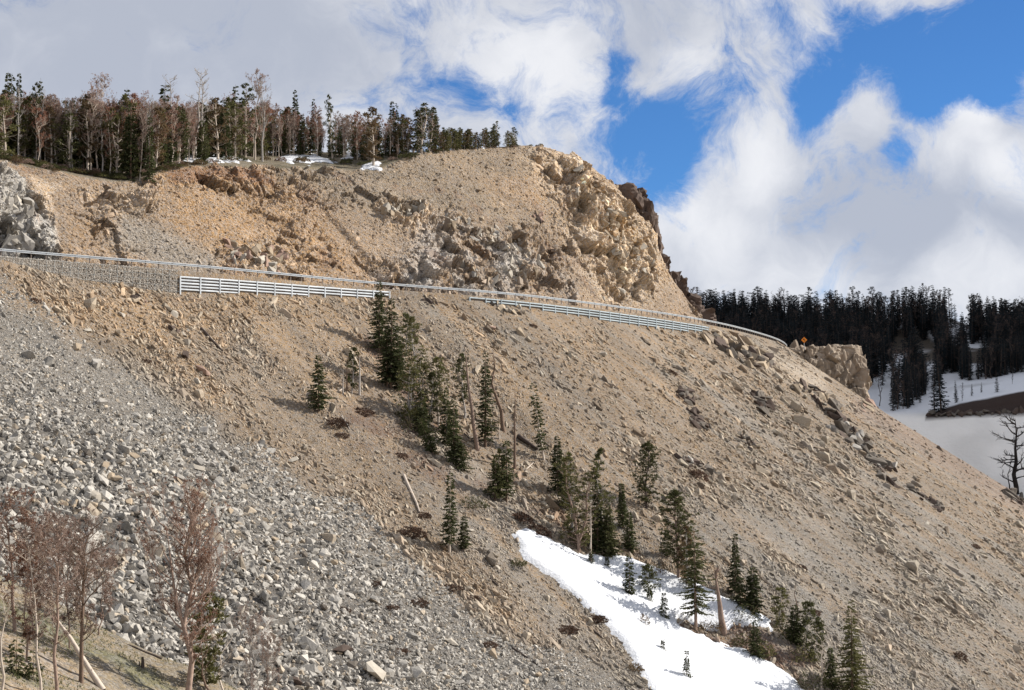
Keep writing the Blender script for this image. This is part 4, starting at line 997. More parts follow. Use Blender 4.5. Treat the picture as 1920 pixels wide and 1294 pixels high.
def dead(seed, h, rad, bark='palebark', mt=None, n=16, lo=.3, levels=2, lean=(0, 0), upsw=1., fork=False, r0=.018, twigs=1., bend=.03, tuftp=.5):
    """dead tree: trunk and limbs, fine twigs, and dead needles when mt is given"""
    q = random.Random(seed); V_, F_ = [], []; TV, TF = [], []; LV, LF = [], []
    spine = [Vector((0, 0, -.5))] + [Vector((lean[0] * h * t_ + q.gauss(0, bend) * h * (t_ > .1), lean[1] * h * t_ + q.gauss(0, bend) * h * (t_ > .1), h * t_)) for t_ in (.08, .25, .42, .6, .8, 1.)]
    tube(V_, F_, spine, [h * r0 * x for x in (1.15, 1, .85, .7, .52, .33, .08)], 7)
    def branch(p, d, L, rad_, lv):
        pts_ = [p]; dd = d.copy(); k = 4
        for i in range(k):
            dd = (dd + Vector((q.gauss(0, .18), q.gauss(0, .18), q.gauss(.10 * upsw, .12)))).normalized(); pts_.append(pts_[-1] + dd * L / k)
        if lv > 0: tube(V_, F_, pts_, [rad_ * (1 - .8 * i / k) for i in range(k + 1)], 4)
        else: tube(TV, TF, pts_, [rad_ * (1 - .7 * i / k) for i in range(k + 1)], 3)
        if lv > 0:
            for j in range(int((5 if lv > 1 else 7) * twigs)):
                f_ = q.uniform(.3, 1); i = min(k - 1, int(f_ * k)); b_ = pts_[i].lerp(pts_[i + 1], f_ * k - i)
                nd = (dd + Vector((q.gauss(0, .6), q.gauss(0, .6), q.gauss(.35 * upsw, .4)))).normalized()
                branch(b_, nd, L * q.uniform(.28, .6), rad_ * .45, lv - 1)
        if mt and lv == 0 and q.random() < tuftp:
            for w_ in range(6):
                x = Vector((q.gauss(0, 1), q.gauss(0, 1), q.gauss(.4, .8))).normalized(); spray(LV, LF, pts_[-1], x, q.uniform(.12, .27), .06, q)
    for k in range(n):
        t_ = lo + (1 - lo) * ((k + q.random()) / n); x = np.interp(t_, (0, .08, .25, .42, .6, .8, 1.), range(7)); i = min(5, int(x)); p = spine[i].lerp(spine[i + 1], x - i)
        an = q.uniform(0, 6.283); d = Vector((math.cos(an), math.sin(an), upsw * q.uniform(.2, 1.3))).normalized()
        L = rad * (1.15 - .75 * abs((t_ - lo) / (1 - lo) * 2 - 1) ** 1.5) * q.uniform(.5, 1.2)
        branch(p, d, L, h * r0 * .34, levels)
    if fork:
        for sx in (-1, 1):
            p = spine[3]; pts_ = [p] + [p + Vector((sx * h * .09 * (t_ ** .6) + q.gauss(0, .01) * h, q.gauss(0, .02) * h, h * .5 * t_)) for t_ in (.3, .6, 1)]
            tube(V_, F_, pts_, [h * r0 * .6, h * r0 * .45, h * r0 * .3, .02], 5)
            for k in range(7):
                i = q.randrange(3); b_ = pts_[i].lerp(pts_[i + 1], q.random()); branch(b_, Vector((sx * q.uniform(-.2, 1), q.gauss(0, .6), upsw)).normalized(), rad * q.uniform(.4, .9), h * r0 * .25, levels)
    out_ = [('trunk', mesh('trunk', V_, F_, M[bark], smooth=True))]
    if TV: out_.append(('twigs', mesh('twigs', TV, TF, M[bark] if not mt else M['redbark'])))
    if LV: out_.append(('dead_needles', mesh('dead_needles', LV, LF, M[mt])))
    return out_
def bush(seed, w, h, mt='dpine', spiky=.5):
    q = random.Random(seed); V_, F_ = [], []; W_, G_ = [], []
    for k in range(int(90 * max(1, w * .6))):
        a_ = q.uniform(0, 6.283); r_ = w * .5 * math.sqrt(q.random()); p = Vector((math.cos(a_) * r_, math.sin(a_) * r_, h * q.uniform(.0, .75) * math.sqrt(max(0, 1 - (r_ / (w * .5)) ** 2)) + .03))
        for j in range(3):
            d = Vector((q.gauss(0, .7) + math.cos(a_) * .4, q.gauss(0, .7) + math.sin(a_) * .4, q.uniform(.1, 1.2))).normalized(); spray(V_, F_, p, d, q.uniform(.18, .36), .13, q)
    for k in range(5):
        a_ = q.uniform(0, 6.283); tube(W_, G_, [Vector((0, 0, -.2)), Vector((math.cos(a_) * w * .22, math.sin(a_) * w * .22, h * .4)), Vector((math.cos(a_) * w * .38, math.sin(a_) * w * .38, h * .7))], [.04, .03, .01], 3)
    return mesh('stems', W_, G_, M['bark']), mesh('foliage', V_, F_, M[mt])

def put(parts_, loc, label, cat='tree', group=None, name='conifer', sc=1., yaw=0., lean=(0, 0), scz=None):
    t_ = empty(name, loc, label, cat, group); t_.rotation_euler = (lean[1], lean[0], yaw); t_.scale = (sc, sc, scz or sc)
    for p in parts_:
        nm, me = (p if isinstance(p, tuple) else (p.name.split('.')[0], p)); o_ = link(nm, me, t_)
        if nm == 'twigs': o_['kind'] = 'stuff'
    return t_
def px_h(hh, v0, v1): return (v0 - v1) * hh[0].y / F * 1.0
def tree_at(u, v, vt, kind, label, wpx=None, group=None, seed=None, which='s', name='conifer', bark=None, mt=None, lo=None, leanx=0., dens=1., cat='tree', **kw):
    hh = hit(u, v, which)
    if hh is None: print('no ground', label); return
    h = px_h(hh, v, vt); k = hh[0].y / F; h *= (1.35 if ('seedling' in label or 'tiny' in label) else 1); rad = (wpx or (v - vt) * .22) * k / 2 * (1.15 if kind != 'dead' else 1); seed = seed or int(u * 7 + v)
    if kind == 'spruce': dens *= 1.3
    if kind == 'pine' and 'n' in kw: kw['n'] = int(kw['n'] * 1.35)
    if kind == 'spruce': p = spruce(seed, h, rad * 1.1, mt or 'spruce', bark or 'bark', .1 if lo is None else lo, dens, **kw)
    elif kind == 'pine': p = pine(seed, h, rad, mt or 'olive', bark or 'greywood', .2 if lo is None else lo, **kw)
    elif kind == 'bush': p = bush(seed, rad * 2, h, mt or 'dpine'); name = 'shrub'
    elif kind == 'dead': p = dead(seed, h, rad, bark or 'greywood', mt, lo=.3 if lo is None else lo, **kw)
    return put(p, hh[0] - Vector((0, 0, .1)), label, cat, group, name, lean=(leanx, 0))

TG = None
SL = [
 (597, 772, 664, 'spruce', 'solitary dark spruce standing left of the tree line on bare scree', 44, {}),
 (660, 738, 652, 'pine', 'thin dark pine between three bare poles', 22, dict(mt='dpine', n=22)),
 (650, 735, 668, 'dead', 'left bare pole beside the thin dark pine', 6, dict(n=3, levels=0, r0=.030, bend=.006, bark='bark')),
 (643, 738, 690, 'dead', 'shortest bare pole left of the thin dark pine', 5, dict(n=2, levels=0, r0=.030, bend=.006)),
 (674, 740, 664, 'dead', 'right bare pole beside the thin dark pine', 5, dict(n=2, levels=0, r0=.030, bend=.006)),
 (711, 662, 526, 'spruce', 'tallest spruce on the slope, its tip crossing the guardrail', 54, dict(dens=1.3)),
 (733, 728, 556, 'spruce', 'wide spruce in front of the tallest one', 66, dict(dens=1.3)),
 (746, 733, 640, 'spruce', 'short spruce at the right foot of the wide one', 40, {}),
 (726, 726, 610, 'spruce', 'narrow spruce at the left foot of the wide one', 40, {}),
 (762, 668, 590, 'pine', 'pine with tufted round top right of the tallest spruce', 42, dict(mt='dpine', lo=.1, n=34)),
 (781, 715, 596, 'pine', 'pine with rounded top and bare lower stem, upper middle cluster', 36, dict(lo=.1, n=36)),
 (770, 700, 640, 'dead', 'pale bare leaning stem inside the middle cluster', 6, dict(n=4, levels=0, bark='palebark', leanx=-.2)),
 (768, 792, 684, 'pine', 'broad olive pine on the left of the middle cluster', 58, dict(n=46, lo=.02, forks=2)),
 (788, 790, 672, 'pine', 'broad olive pine in the heart of the middle cluster', 52, dict(n=46, lo=.05, forks=2)),
 (803, 800, 700, 'pine', 'slender green pine right of the heart of the middle cluster', 34, dict(n=34, lo=.1, mt='dpine')),
 (822, 796, 672, 'pine', 'tall open pine with a visible pale trunk in the middle cluster', 44, dict(n=34, lo=.3, bark='palebark')),
 (838, 838, 728, 'spruce', 'narrow spruce right of the open pale trunked pine', 36, dict(bark='palebark')),
 (850, 872, 742, 'spruce', 'dark spruce at the lower tip of the middle cluster', 40, {}),
 (860, 880, 818, 'spruce', 'short bushy spruce at the foot of the middle cluster', 46, dict(lo=.02, power=.5)),
 (812, 850, 778, 'spruce', 'leaning dark spruce low on the left of the middle cluster', 36, dict(leanx=-.35, lo=.02, power=.6)),
 (792, 812, 752, 'spruce', 'low dark spruce under the olive pines', 44, dict(lo=.02, power=.5)),
 (775, 812, 760, 'bush', 'dark low pine scrub at the left foot of the middle cluster', 54, {}),
 (872, 785, 664, 'pine', 'pine crown showing behind the leaning bare trunk', 28, dict(mt='dpine', lo=.35, n=26)),
 (895, 843, 646, 'dead', 'long leaning bare reddish trunk left of the narrow spruce', 10, dict(n=7, levels=0, bark='redbark', leanx=-.13, r0=.021, bend=.006)),
 (910, 838, 660, 'spruce', 'tall narrow spruce right of the leaning reddish trunk', 44, dict(power=.75, dens=1.2)),
 (873, 782, 752, 'dead', 'short white stub left of the leaning reddish trunk', 3, dict(n=1, levels=0, bark='palebark', r0=.05, bend=.0)),
 (944, 808, 655, 'dead', 'curved grey snag with bare side branches', 40, dict(n=9, levels=1, bark='bark', leanx=-.17, twigs=.5, r0=.026, upsw=.3, lo=.2)),
 (936, 823, 792, 'dead', 'short white stub below the curved grey snag', 3, dict(n=1, levels=0, bark='palebark', r0=.05, bend=.0)),
 (965, 880, 728, 'dead', 'straight thin bare pole right of the curved snag', 6, dict(n=5, levels=0, bark='bark', r0=.019, bend=.004)),
 (1020, 862, 716, 'spruce', 'thin crooked dark spruce leaning left, right of the bare pole', 26, dict(leanx=-.14, gap=.35, power=.35, bark='palebark', lo=.15)),
 (928, 940, 852, 'spruce', 'left one of two thin spruces with green crowns below the bare pole', 44, dict(gap=.25, mt='dpine', lo=.15)),
 (950, 943, 822, 'spruce', 'right one of two thin spruces below the bare pole', 34, dict(gap=.2, power=.5, lo=.15)),
 (938, 938, 845, 'pine', 'thin olive pine between two thin spruces', 24, dict(n=20)),
 (1062, 955, 862, 'spruce', 'dark leaning spruce behind the broad olive pine above the snow', 48, dict(gap=.2)),
 (1046, 925, 816, 'spruce', 'spruce with a bare broken tip above the snow patch', 40, dict(gap=.15)),
 (1085, 1034, 858, 'pine', 'broad olive pine with a pink trunk at the upper edge of the snow', 66, dict(n=60, lo=.12, forks=2, bark='redbark')),
 (1073, 1000, 850, 'pine', 'slim pine left of the broad olive one', 34, dict(n=34, lo=.1)),
 (1128, 1030, 842, 'pine', 'tall thick topped dark pine right of the broad olive one', 46, dict(mt='dpine', n=52, lo=.05)),
 (1140, 1042, 950, 'spruce', 'dense green spruce at the snow edge below the thick topped pine', 54, dict(lo=.02, mt='dpine')),
 (1120, 1035, 900, 'spruce', 'dark spruce filling the foot of the thick topped pine', 40, dict(lo=.02)),
 (1168, 990, 905, 'spruce', 'small thin spruce between the thick topped pine and the solitary round pine', 22, {}),
 (1180, 1030, 960, 'spruce', 'small dark spruce in the shaded gully beside the snow', 34, dict(lo=.02)),
 (1108, 1060, 942, 'dead', 'pale bare pole with a green tuft at its foot standing at the snow edge', 4, dict(n=3, levels=0, bark='palebark', bend=.004, r0=.018)),
 (1212, 952, 832, 'pine', 'solitary round pine on the open scree', 52, dict(mt='dpine', n=60, lo=.12, bark='darkbark')),
 (843, 1035, 886, 'spruce', 'tall thin spruce standing alone left of the snow patch', 34, dict(gap=.15, power=.6, bark='palebark', lo=.15)),
 (869, 1032, 968, 'spruce', 'small spruce beside the tall thin one left of the snow patch', 26, dict(power=.6)),
 (887, 952, 922, 'bush', 'dark green shrub in the gully left of the snow patch tip', 54, {}),
 (972, 1062, 1040, 'bush', 'low green shrub touching the left edge of the snow patch', 30, {}),
 (1272, 1088, 922, 'pine', 'large dark pine with a full rounded crown right of the snow', 60, dict(mt='dpine', n=76, lo=.25, bark='redbark', shape='egg', tuft=20)),
 (1305, 1180, 984, 'spruce', 'large spruce with a reddish trunk rising from the snow', 64, dict(mt='dpine', bark='redbark', lo=.17, gap=.22, power=.5, dens=1.3)),
 (1292, 1110, 990, 'pine', 'olive brown pine between the large dark pine and the large spruce', 36, dict(mt='brownnd', n=30, lo=.2)),
 (1357, 1186, 1068, 'dead', 'thick broken dead trunk with twisted top on the snow', 60, dict(n=5, levels=1, bark='redbark', r0=.055, lo=.7, leanx=-.13, twigs=.5, bend=.012, upsw=.6)),
 (1378, 1118, 1000, 'spruce', 'narrow spruce with a long bare spike behind the broken trunk', 34, dict(gap=.1, power=1.1)),
 (1388, 1140, 1085, 'spruce', 'dark low spruce below the one with the long spike', 46, dict(lo=.02, power=.5)),
 (1412, 1152, 1064, 'spruce', 'dense spruce with a rounded top right of the spiked one', 38, dict(lo=.04, power=.5, dens=1.3)),
 (1400, 1165, 1120, 'bush', 'dark scrub at the snow edge behind the broken trunk', 50, {}),
 (1417, 1232, 1166, 'spruce', 'small spruce at the lower snow edge', 44, dict(lo=.02, power=.8)),
 (1395, 1212, 1180, 'bush', 'dark scrub left of the small spruce at the lower snow edge', 44, {}),
 (1432, 1228, 1195, 'bush', 'olive scrub right of the small spruce at the lower snow edge', 40, dict(mt='olive')),
 (1460, 1170, 1104, 'pine', 'small olive pine above the lower tip of the snow', 28, dict(n=26, lo=.05)),
 (1472, 1195, 1150, 'bush', 'dark scrub under the small olive pine', 46, {}),
 (1490, 1205, 1134, 'spruce', 'dark small spruce left of the scrubby group at lower right', 40, dict(lo=.02, power=.7)),
 (1512, 1212, 1132, 'pine', 'dark small pine in the scrubby group at lower right', 36, dict(mt='dpine', n=34, lo=.05)),
 (1495, 1200, 1092, 'dead', 'thin bare spike above the scrubby group at lower right', 5, dict(n=3, levels=0, bark='bark')),
 (1528, 1238, 1162, 'pine', 'drooping dark pine at the right of the scrubby group', 36, dict(mt='dpine', n=34, lo=.05)),
 (1505, 1240, 1196, 'bush', 'olive scrub below the scrubby group at lower right', 56, dict(mt='olive')),
 (1540, 1292, 1196, 'dead', 'bare branchy dead tree left of the olive spruce at lower right', 60, dict(n=16, levels=1, bark='palebark', lo=.1, twigs=.8)),
 (1522, 1292, 1240, 'bush', 'dark scrub around the bare branchy dead tree', 60, {}),
 (1558, 1290, 1215, 'spruce', 'small dark spruce beside the olive spruce at lower right', 36, dict(lo=.02)),
 (1598, 1316, 1126, 'spruce', 'large olive spruce at the bottom right', 78, dict(mt='olive', dens=1.4, lo=.02, gap=.15)),
 (1180, 1120, 1040, 'spruce', 'slim small spruce standing on the snow', 26, dict(gap=.25, power=.5, lo=.1)),
 (1215, 1112, 1062, 'pine', 'bushy small pine on the snow beside the slim spruce', 40, dict(mt='dpine', n=30, lo=.0)),
 (1218, 1132, 1108, 'spruce', 'tiny tuft of spruce below the bushy small pine on the snow', 14, {}),
 (1245, 1163, 1124, 'spruce', 'seedling spruce with wide foot on the middle of the snow', 24, dict(lo=.0, gap=.2)),
 (1208, 1174, 1150, 'bush', 'dark dead tuft on the snow left of the wide footed seedling', 18, dict(mt='brownnd')),
 (1138, 1070, 1048, 'spruce', 'tiny spruce near the upper snow edge', 16, dict(lo=.0)),
 (1108, 1062, 1038, 'spruce', 'tiny spruce at the foot of the pale bare pole', 14, dict(lo=.0)),
 (1243, 1223, 1204, 'spruce', 'tiny seedling low in the snow', 12, dict(lo=.0)),
 (1287, 1272, 1234, 'spruce', 'thin seedling with a tuft at its foot in the lower snow', 18, dict(lo=.0, gap=.3)),
 (1190, 1258, 1238, 'bush', 'dark dead brush at the left edge of the lower snow', 30, dict(mt='brownnd')),
 (1325, 1178, 1160, 'bush', 'dark litter and brush around the trunk of the large spruce on snow', 60, dict(mt='brownnd')),
 (1250, 1040, 990, 'spruce', 'small spruce in shade left of the large dark pine', 24, dict(lo=.05)),
 (1230, 1075, 1045, 'bush', 'low brownish scrub along the upper snow edge', 50, dict(mt='brownnd')),
]
for (u, v, vt, kd, lb, w, kw) in SL:
    nm = 'conifer' if kd in ('spruce', 'pine') else 'dead_tree'
    tree_at(u, v, vt, kd, lb, w, name=nm, cat='shrub' if kd == 'bush' else 'dead tree' if kd == 'dead' else 'tree', **kw)

# fallen logs
def log(u0, v0, u1, v1, rpx, mt, label, which='s'):
    a_, b_ = hit(u0, v0, which), hit(u1, v1, which); k = a_[0].y / F; r_ = rpx * k / 2
    V_, F_ = [], []; p0, p1 = a_[0] + a_[1] * r_ * .7, b_[0] + b_[1] * r_ * .7
    q = random.Random(int(u0 + v0)); pts_ = [p0.lerp(p1, t_) + Vector((q.gauss(0, .05), q.gauss(0, .05), q.gauss(0, .04))) - p0 for t_ in (0, .25, .5, .75, 1)]
    tube(V_, F_, pts_, [r_, r_ * .95, r_ * .85, r_ * .7, r_ * .5], 7)
    F_.append(list(range(7))[::-1])
    for t_ in range(2):
        i = q.randrange(1, 4); tube(V_, F_, [pts_[i], pts_[i] + Vector((q.gauss(0, .3), q.gauss(0, .3), .5))], [r_ * .3, .01], 4)
    return tag(link('fallen_log', mesh('fallen_log', V_, F_, M[mt], smooth=True), None, p0), label, 'log')
log(757, 893, 787, 962, 6, 'palebark', 'pale bleached log lying down the slope left of the tall thin spruce')
log(376, 617, 416, 660, 6, 'darkbark', 'dark straight log lying below the bright steel wall')
log(970, 820, 1008, 845, 9, 'darkbark', 'thick dark log between the bare pole and the crooked spruce')
log(348, 561, 380, 563, 3, 'bark', 'thin brown log lying level under the bright steel wall')
log(634, 735, 650, 727, 4, 'palebark', 'short white log at the foot of the bare poles')
log(640, 780, 656, 806, 3, 'greywood', 'thin grey stick in the shadow left of the middle cluster')
log(918, 1085, 934, 1100, 4, 'darkbark', 'short dark log left of the snow patch')
log(960, 1215, 1010, 1250, 4, 'darkbark', 'dark thin log at the right margin of the talus')
log(1112, 1183, 1130, 1197, 4, 'darkbark', 'dark stick left of the lower snow')
log(1290, 1160, 1262, 1178, 5, 'greywood', 'grey branch lying beside the large spruce on the snow')
log(985, 882, 1000, 868, 3, 'palebark', 'bleached root at the foot of the straight bare pole')
log(850, 790, 885, 830, 4, 'darkbark', 'dark log leaning downhill inside the middle cluster')

# brown and rusty low mats on the scree
MB = [bush(7000 + k, 1.6, .45, 'rust' if k % 2 else 'brownnd') for k in range(4)]
M['matred'] = leafmat('dry_red_shrub_leaves', (.125, .078, .055))
for _s, f_ in MB: f_.materials.clear(); f_.materials.append(M['matred'])
def lowmat(u, v, w, label, group=None):
    hh = hit(u, v, 'sk')
    if hh is None: return
    s = w * hh[2] / F / 1.6; t_ = put([('foliage', r.choice(MB)[1])], hh[0], label, 'shrub', group, 'low_shrub', s)
    q_ = hh[1].to_track_quat('Z', 'Y').to_euler(); t_.rotation_euler = q_; t_.scale = (s * 1.5, s * .9, s * .8)
for (u, v, w, lb) in [(275, 678, 14, 'small rusty shrub uphill left of the largest pinkish boulder'), (68, 565, 16, 'rusty shrub below the left end of the gabion wall'), (680, 775, 30, 'dark red brush on the shaded scree left of the middle cluster'),
    (632, 795, 34, 'reddish brush below the solitary dark spruce'), (642, 818, 20, 'rust brown shrub below the reddish brush'), (752, 856, 20, 'rust brown shrub in the long tree shadows'), (735, 668, 26, 'dry brush above the wide spruce'),
    (1063, 1184, 32, 'reddish oval shrub left of the lower snow'), (1117, 1164, 30, 'reddish shrub on the left rim of the lower snow'), (848, 1105, 28, 'rust shrub chain on the brown strip beside the talus'), (888, 1124, 20, 'small rust shrub on the brown strip beside the talus'),
    (785, 1132, 26, 'rust shrub among rocks at the right of the talus'), (705, 1096, 20, 'brown shrub among the talus near its right margin'), (737, 1142, 22, 'reddish shrub among the talus blocks'), (645, 1146, 18, 'brown shrub in the middle of the lower talus'),
    (752, 1225, 24, 'brown shrub low in the talus'), (918, 1212, 24, 'yellowish brown shrub at the lower right of the talus'), (1310, 893, 34, 'rust shrub under the dark rock band above the solitary round pine'), (1262, 700, 18, 'dry shrub on the upper right scree'),
    (1505, 1065, 18, 'rusty tuft on the open right scree'), (1528, 1150, 20, 'rusty shrub above the scrubby group at lower right'), (1830, 1026, 18, 'rusty tuft near the right edge'), (1800, 1232, 26, 'brown shrub in a furrow at the lower right'),
    (795, 968, 20, 'rust shrub at the foot of the pale bleached log'), (770, 1002, 40, 'reddish brush in the shadow of the tall thin spruce'), (1012, 1000, 40, 'purple brown brush at the tip of the snow patch'), (980, 975, 40, 'purple brown brush uphill of the snow patch'), (1000, 612, 14, 'small dry shrub right of the tan boulder')]:
    lowmat(u, v, w, lb)

# ------------------------------------------------------------------ dead red crowned trees on the near knoll
def near(u, v, vt, label, rad, seed, which='k', **kw):
    hh = hit(u, min(v, 1285), which) or hit(u, min(v, 1285), 's')
    if hh is None: print('no knoll', label); return
    p = hh[0]
    if v > 1285:
        d = Vector(ray(u, v)); p = Vector((d.x * (hh[0].y - 3) / d.y, hh[0].y - 3, 0)); p.z = d.z * (p.y) / d.y
    h = (v - vt) * p.y / F
    k = p.y / F
    kw['r0'] = kw.get('r0', .018) * .85
    return put(dead(seed, h, rad * k * 1.35, **kw), p, label, 'dead tree', None, 'dead_tree')
RB = dict(bark='pinkbark', mt='rust', tuftp=.35)
near(352, 1330, 962, 'big forked dead tree with a rusty red crown at the lower left', 72, 11, r0=.020, n=30, lo=.22, fork=True, levels=2, bend=.02, twigs=1.2, tuftp=.38, bark='pinkbark', mt='rust')
near(28, 1185, 945, 'red crowned dead tree at the far left edge', 46, 12, n=28, lo=.3, levels=2, lean=(-.08, 0), r0=.017, bend=.012, **RB)
near(78, 1300, 1012, 'thin bleached dead tree leaning left near the left edge', 34, 13, n=22, lo=.3, levels=2, lean=(-.10, 0), bark='palebark', mt='greybrown', r0=.011, bend=.010, tuftp=.2)
near(106, 1310, 985, 'dead tree with dense fine grey brown twigs, second from the slanting log', 52, 14, n=34, lo=.28, levels=2, tuftp=.3, bark='pinkbark', mt='greybrown', r0=.013, bend=.010)
near(152, 1280, 1005, 'dark trunked dead tree with long level side limbs left of the grass', 60, 15, n=34, lo=.25, levels=2, tuftp=.2, bark='bark', mt='greybrown', r0=.018, bend=.008, upsw=1.3)
near(62, 1200, 985, 'slim dead tree with pinkish twigs behind the bleached one', 44, 16, n=28, lo=.15, levels=2, mt='rust', bark='redbark', r0=.012)
near(2, 1320, 1120, 'pale dead trunk cut by the left edge of the picture', 22, 17, n=6, lo=.5, levels=1, bark='palebark', r0=.018)
near(130, 1215, 1010, 'slim grey dead tree behind the dark trunked one', 44, 18, n=28, lo=.15, levels=2, mt='greybrown', bark='redbark', r0=.010)
near(50, 1240, 1040, 'rusty twigged dead sapling between the left trunks', 40, 23, n=26, lo=.1, levels=2, mt='rust', bark='redbark', r0=.012)
near(185, 1190, 1060, 'rusty twigged small dead tree behind the long side limbs', 40, 24, n=24, lo=.15, levels=2, mt='greybrown', bark='redbark', r0=.012)
near(425, 1320, 1195, 'small pale crooked dead tree right of the big red crowned one', 34, 19, n=10, lo=.3, levels=2, bark='palebark', r0=.020, lean=(-.15, 0))
near(470, 1330, 1180, 'many stemmed dead tree with pinkish twigs right of the big red crowned one', 46, 20, n=26, lo=.08, levels=2, bark='greywood', mt='greybrown', r0=.016, upsw=2.2)
near(500, 1330, 1210, 'outer right dead sapling of pinkish twigs', 34, 21, n=18, lo=.1, levels=2, bark='redbark', mt='greybrown', r0=.014, upsw=2)
near(392, 1340, 1215, 'short leaning dead stem close beside the big forked trunk', 20, 22, n=5, lo=.5, levels=1, bark='bark', r0=.03, lean=(-.15, 0))
def near_live(u, v, vt, kind, label, w, **kw):
    hh = hit(u, v, 'k'); h = (v - vt) * hh[0].y / F; k = hh[0].y / F
    p = spruce(int(u * 3), h, w * k / 2, 'dpine', **kw) if kind == 'spruce' else pine(int(u * 3), h, w * k / 2, 'olive', lo=.1, n=34, upsw=.5)
    put(p, hh[0], label, 'tree', None, 'conifer')
near_live(30, 1265, 1185, 'spruce', 'small green spruce among the dead trees in the left corner', 62, lo=.02, gap=.3)
near_live(62, 1275, 1215, 'spruce', 'low green spruce right of the other one in the left corner', 50, lo=.02, gap=.3)
near_live(386, 1290, 1120, 'pine', 'green pine growing against the right side of the big forked dead tree', 70)
def nlog(u0, v0, u1, v1, rpx, lift, mt, label):
    a_, b_ = hit(u0, v0, 'k'), hit(u1, min(v1, 1290), 'k'); p1 = b_[0]; d = Vector(ray(u0, v0)); Y = p1.y + 1; p0 = Vector((d.x * Y / d.y, Y, d.z * Y / d.y)) if lift else a_[0]
    k = p1.y / F; V_, F_ = [], []; q = random.Random(int(u0)); pts_ = [p1.lerp(p0, t_) + Vector((q.gauss(0, .03), q.gauss(0, .03), q.gauss(0, .03))) - p1 for t_ in (-.05, .2, .45, .7, 1)]
    tube(V_, F_, pts_, [rpx * k / 2 * x for x in (1.2, 1, .9, .75, .4)], 8)
    for j in range(4):
        i = q.randrange(1, 5); tube(V_, F_, [pts_[i], pts_[i] + Vector((q.gauss(0, .4), q.gauss(0, .3), q.gauss(.2, .4)))], [rpx * k * .15, .01], 4)
    tag(link('fallen_log', mesh('fallen_log', V_, F_, M[mt], smooth=True), None, p1), label, 'log')
nlog(106, 1160, 190, 1292, 11, True, 'palebark', 'long bleached dead log slanting across the lower left trunks')
nlog(232, 1205, 300, 1235, 5, False, 'darkbark', 'dark fallen branch on the near grass')
hh = hit(267, 1252, 'k'); V_, F_ = [], []; k = hh[0].y / F
tube(V_, F_, [Vector((0, 0, -.2)), Vector((.02, 0, 10 * k)), Vector((0, 0, 20 * k))], [4 * k, 3.2 * k, 2 * k], 7); tube(V_, F_, [Vector((-5 * k, 0, -.1)), Vector((-6 * k, 0, 12 * k))], [2.5 * k, .8 * k], 6)
tag(link('tree_stump', mesh('tree_stump', V_, F_, M['darkbark']), None, hh[0]), 'small dark broken stump on the near grass', 'stump')
# low vegetation on the knoll
GB = [bush(7100 + k_, .9, .22, 'olive') for k_ in range(3)]
P_, RR, SS, TT = [], [], [], []
for k_ in range(9000):
    x = r.uniform(-60, -8); y = r.uniform(96, 137); loc, n, i, d_ = bvh_k.ray_cast(Vector((x, y, 60)), Vector((0, 0, -1)))
    if loc is None: continue
    s = .035 * math.exp(r.gauss(0, .5)); P_.append(loc); RR.append(rot_on(n, r, .5).to_euler()); SS.append((s, s * .8, s * .6)); TT.append(np.array([.30, .27, .22]) * r.uniform(.6, 1.3))
scatter('knoll_stones', P_, RR, SS, TT, 'small stones scattered through the thin grass of the near knoll')
V_, F_ = [], []
for k_ in range(26000):
    x = r.uniform(-60, -8); y = r.uniform(98, 138); 
    if vnoise(np.array([[x * .35, y * .35, 0]]), 88)[0] < -.1: continue
    loc, n, i, d_ = bvh_k.ray_cast(Vector((x, y, 60)), Vector((0, 0, -1)))
    if loc is None: continue
    a_ = r.uniform(0, 6.28); b0 = len(V_); w_ = .05; hh_ = r.uniform(.08, .22)
    V_ += [loc + Vector((math.cos(a_) * w_, math.sin(a_) * w_, 0)), loc - Vector((math.cos(a_) * w_, math.sin(a_) * w_, 0)), loc + Vector((r.gauss(0, .06), r.gauss(0, .06), hh_))]; F_.append([b0, b0 + 1, b0 + 2])
M['grass'] = leafmat('dry_grass', (.17, .165, .085)); tag(link('grass', mesh('grass', V_, F_, M['grass'])), 'thin dry grass on the near knoll', kind='stuff')

# bare black tree at the right edge, on the far side of the ridge
hh = hit(1906, 925, 'sf') or (at(1906, 925, 440), Vector((0, 0, 1)), 440)
Yb = hh[0].y; pb = at(1906, 925, Yb)
put(dead(31, 140 * Yb / F, 46 * Yb / F, 'blackbark', None, n=22, lo=.12, levels=2, r0=.034, bend=.022, twigs=.8, upsw=.35), pb, 'bare black twisted tree at the right edge in front of the snowfield', 'dead tree', None, 'dead_tree')
put(dead(32, 60 * Yb / F, 14 * Yb / F, 'blackbark', None, n=8, lo=.3, levels=1, r0=.02, bend=.03, twigs=.6), at(1893, 915, Yb), 'small bare sapling left of the bare black twisted tree', 'dead tree', None, 'dead_tree')

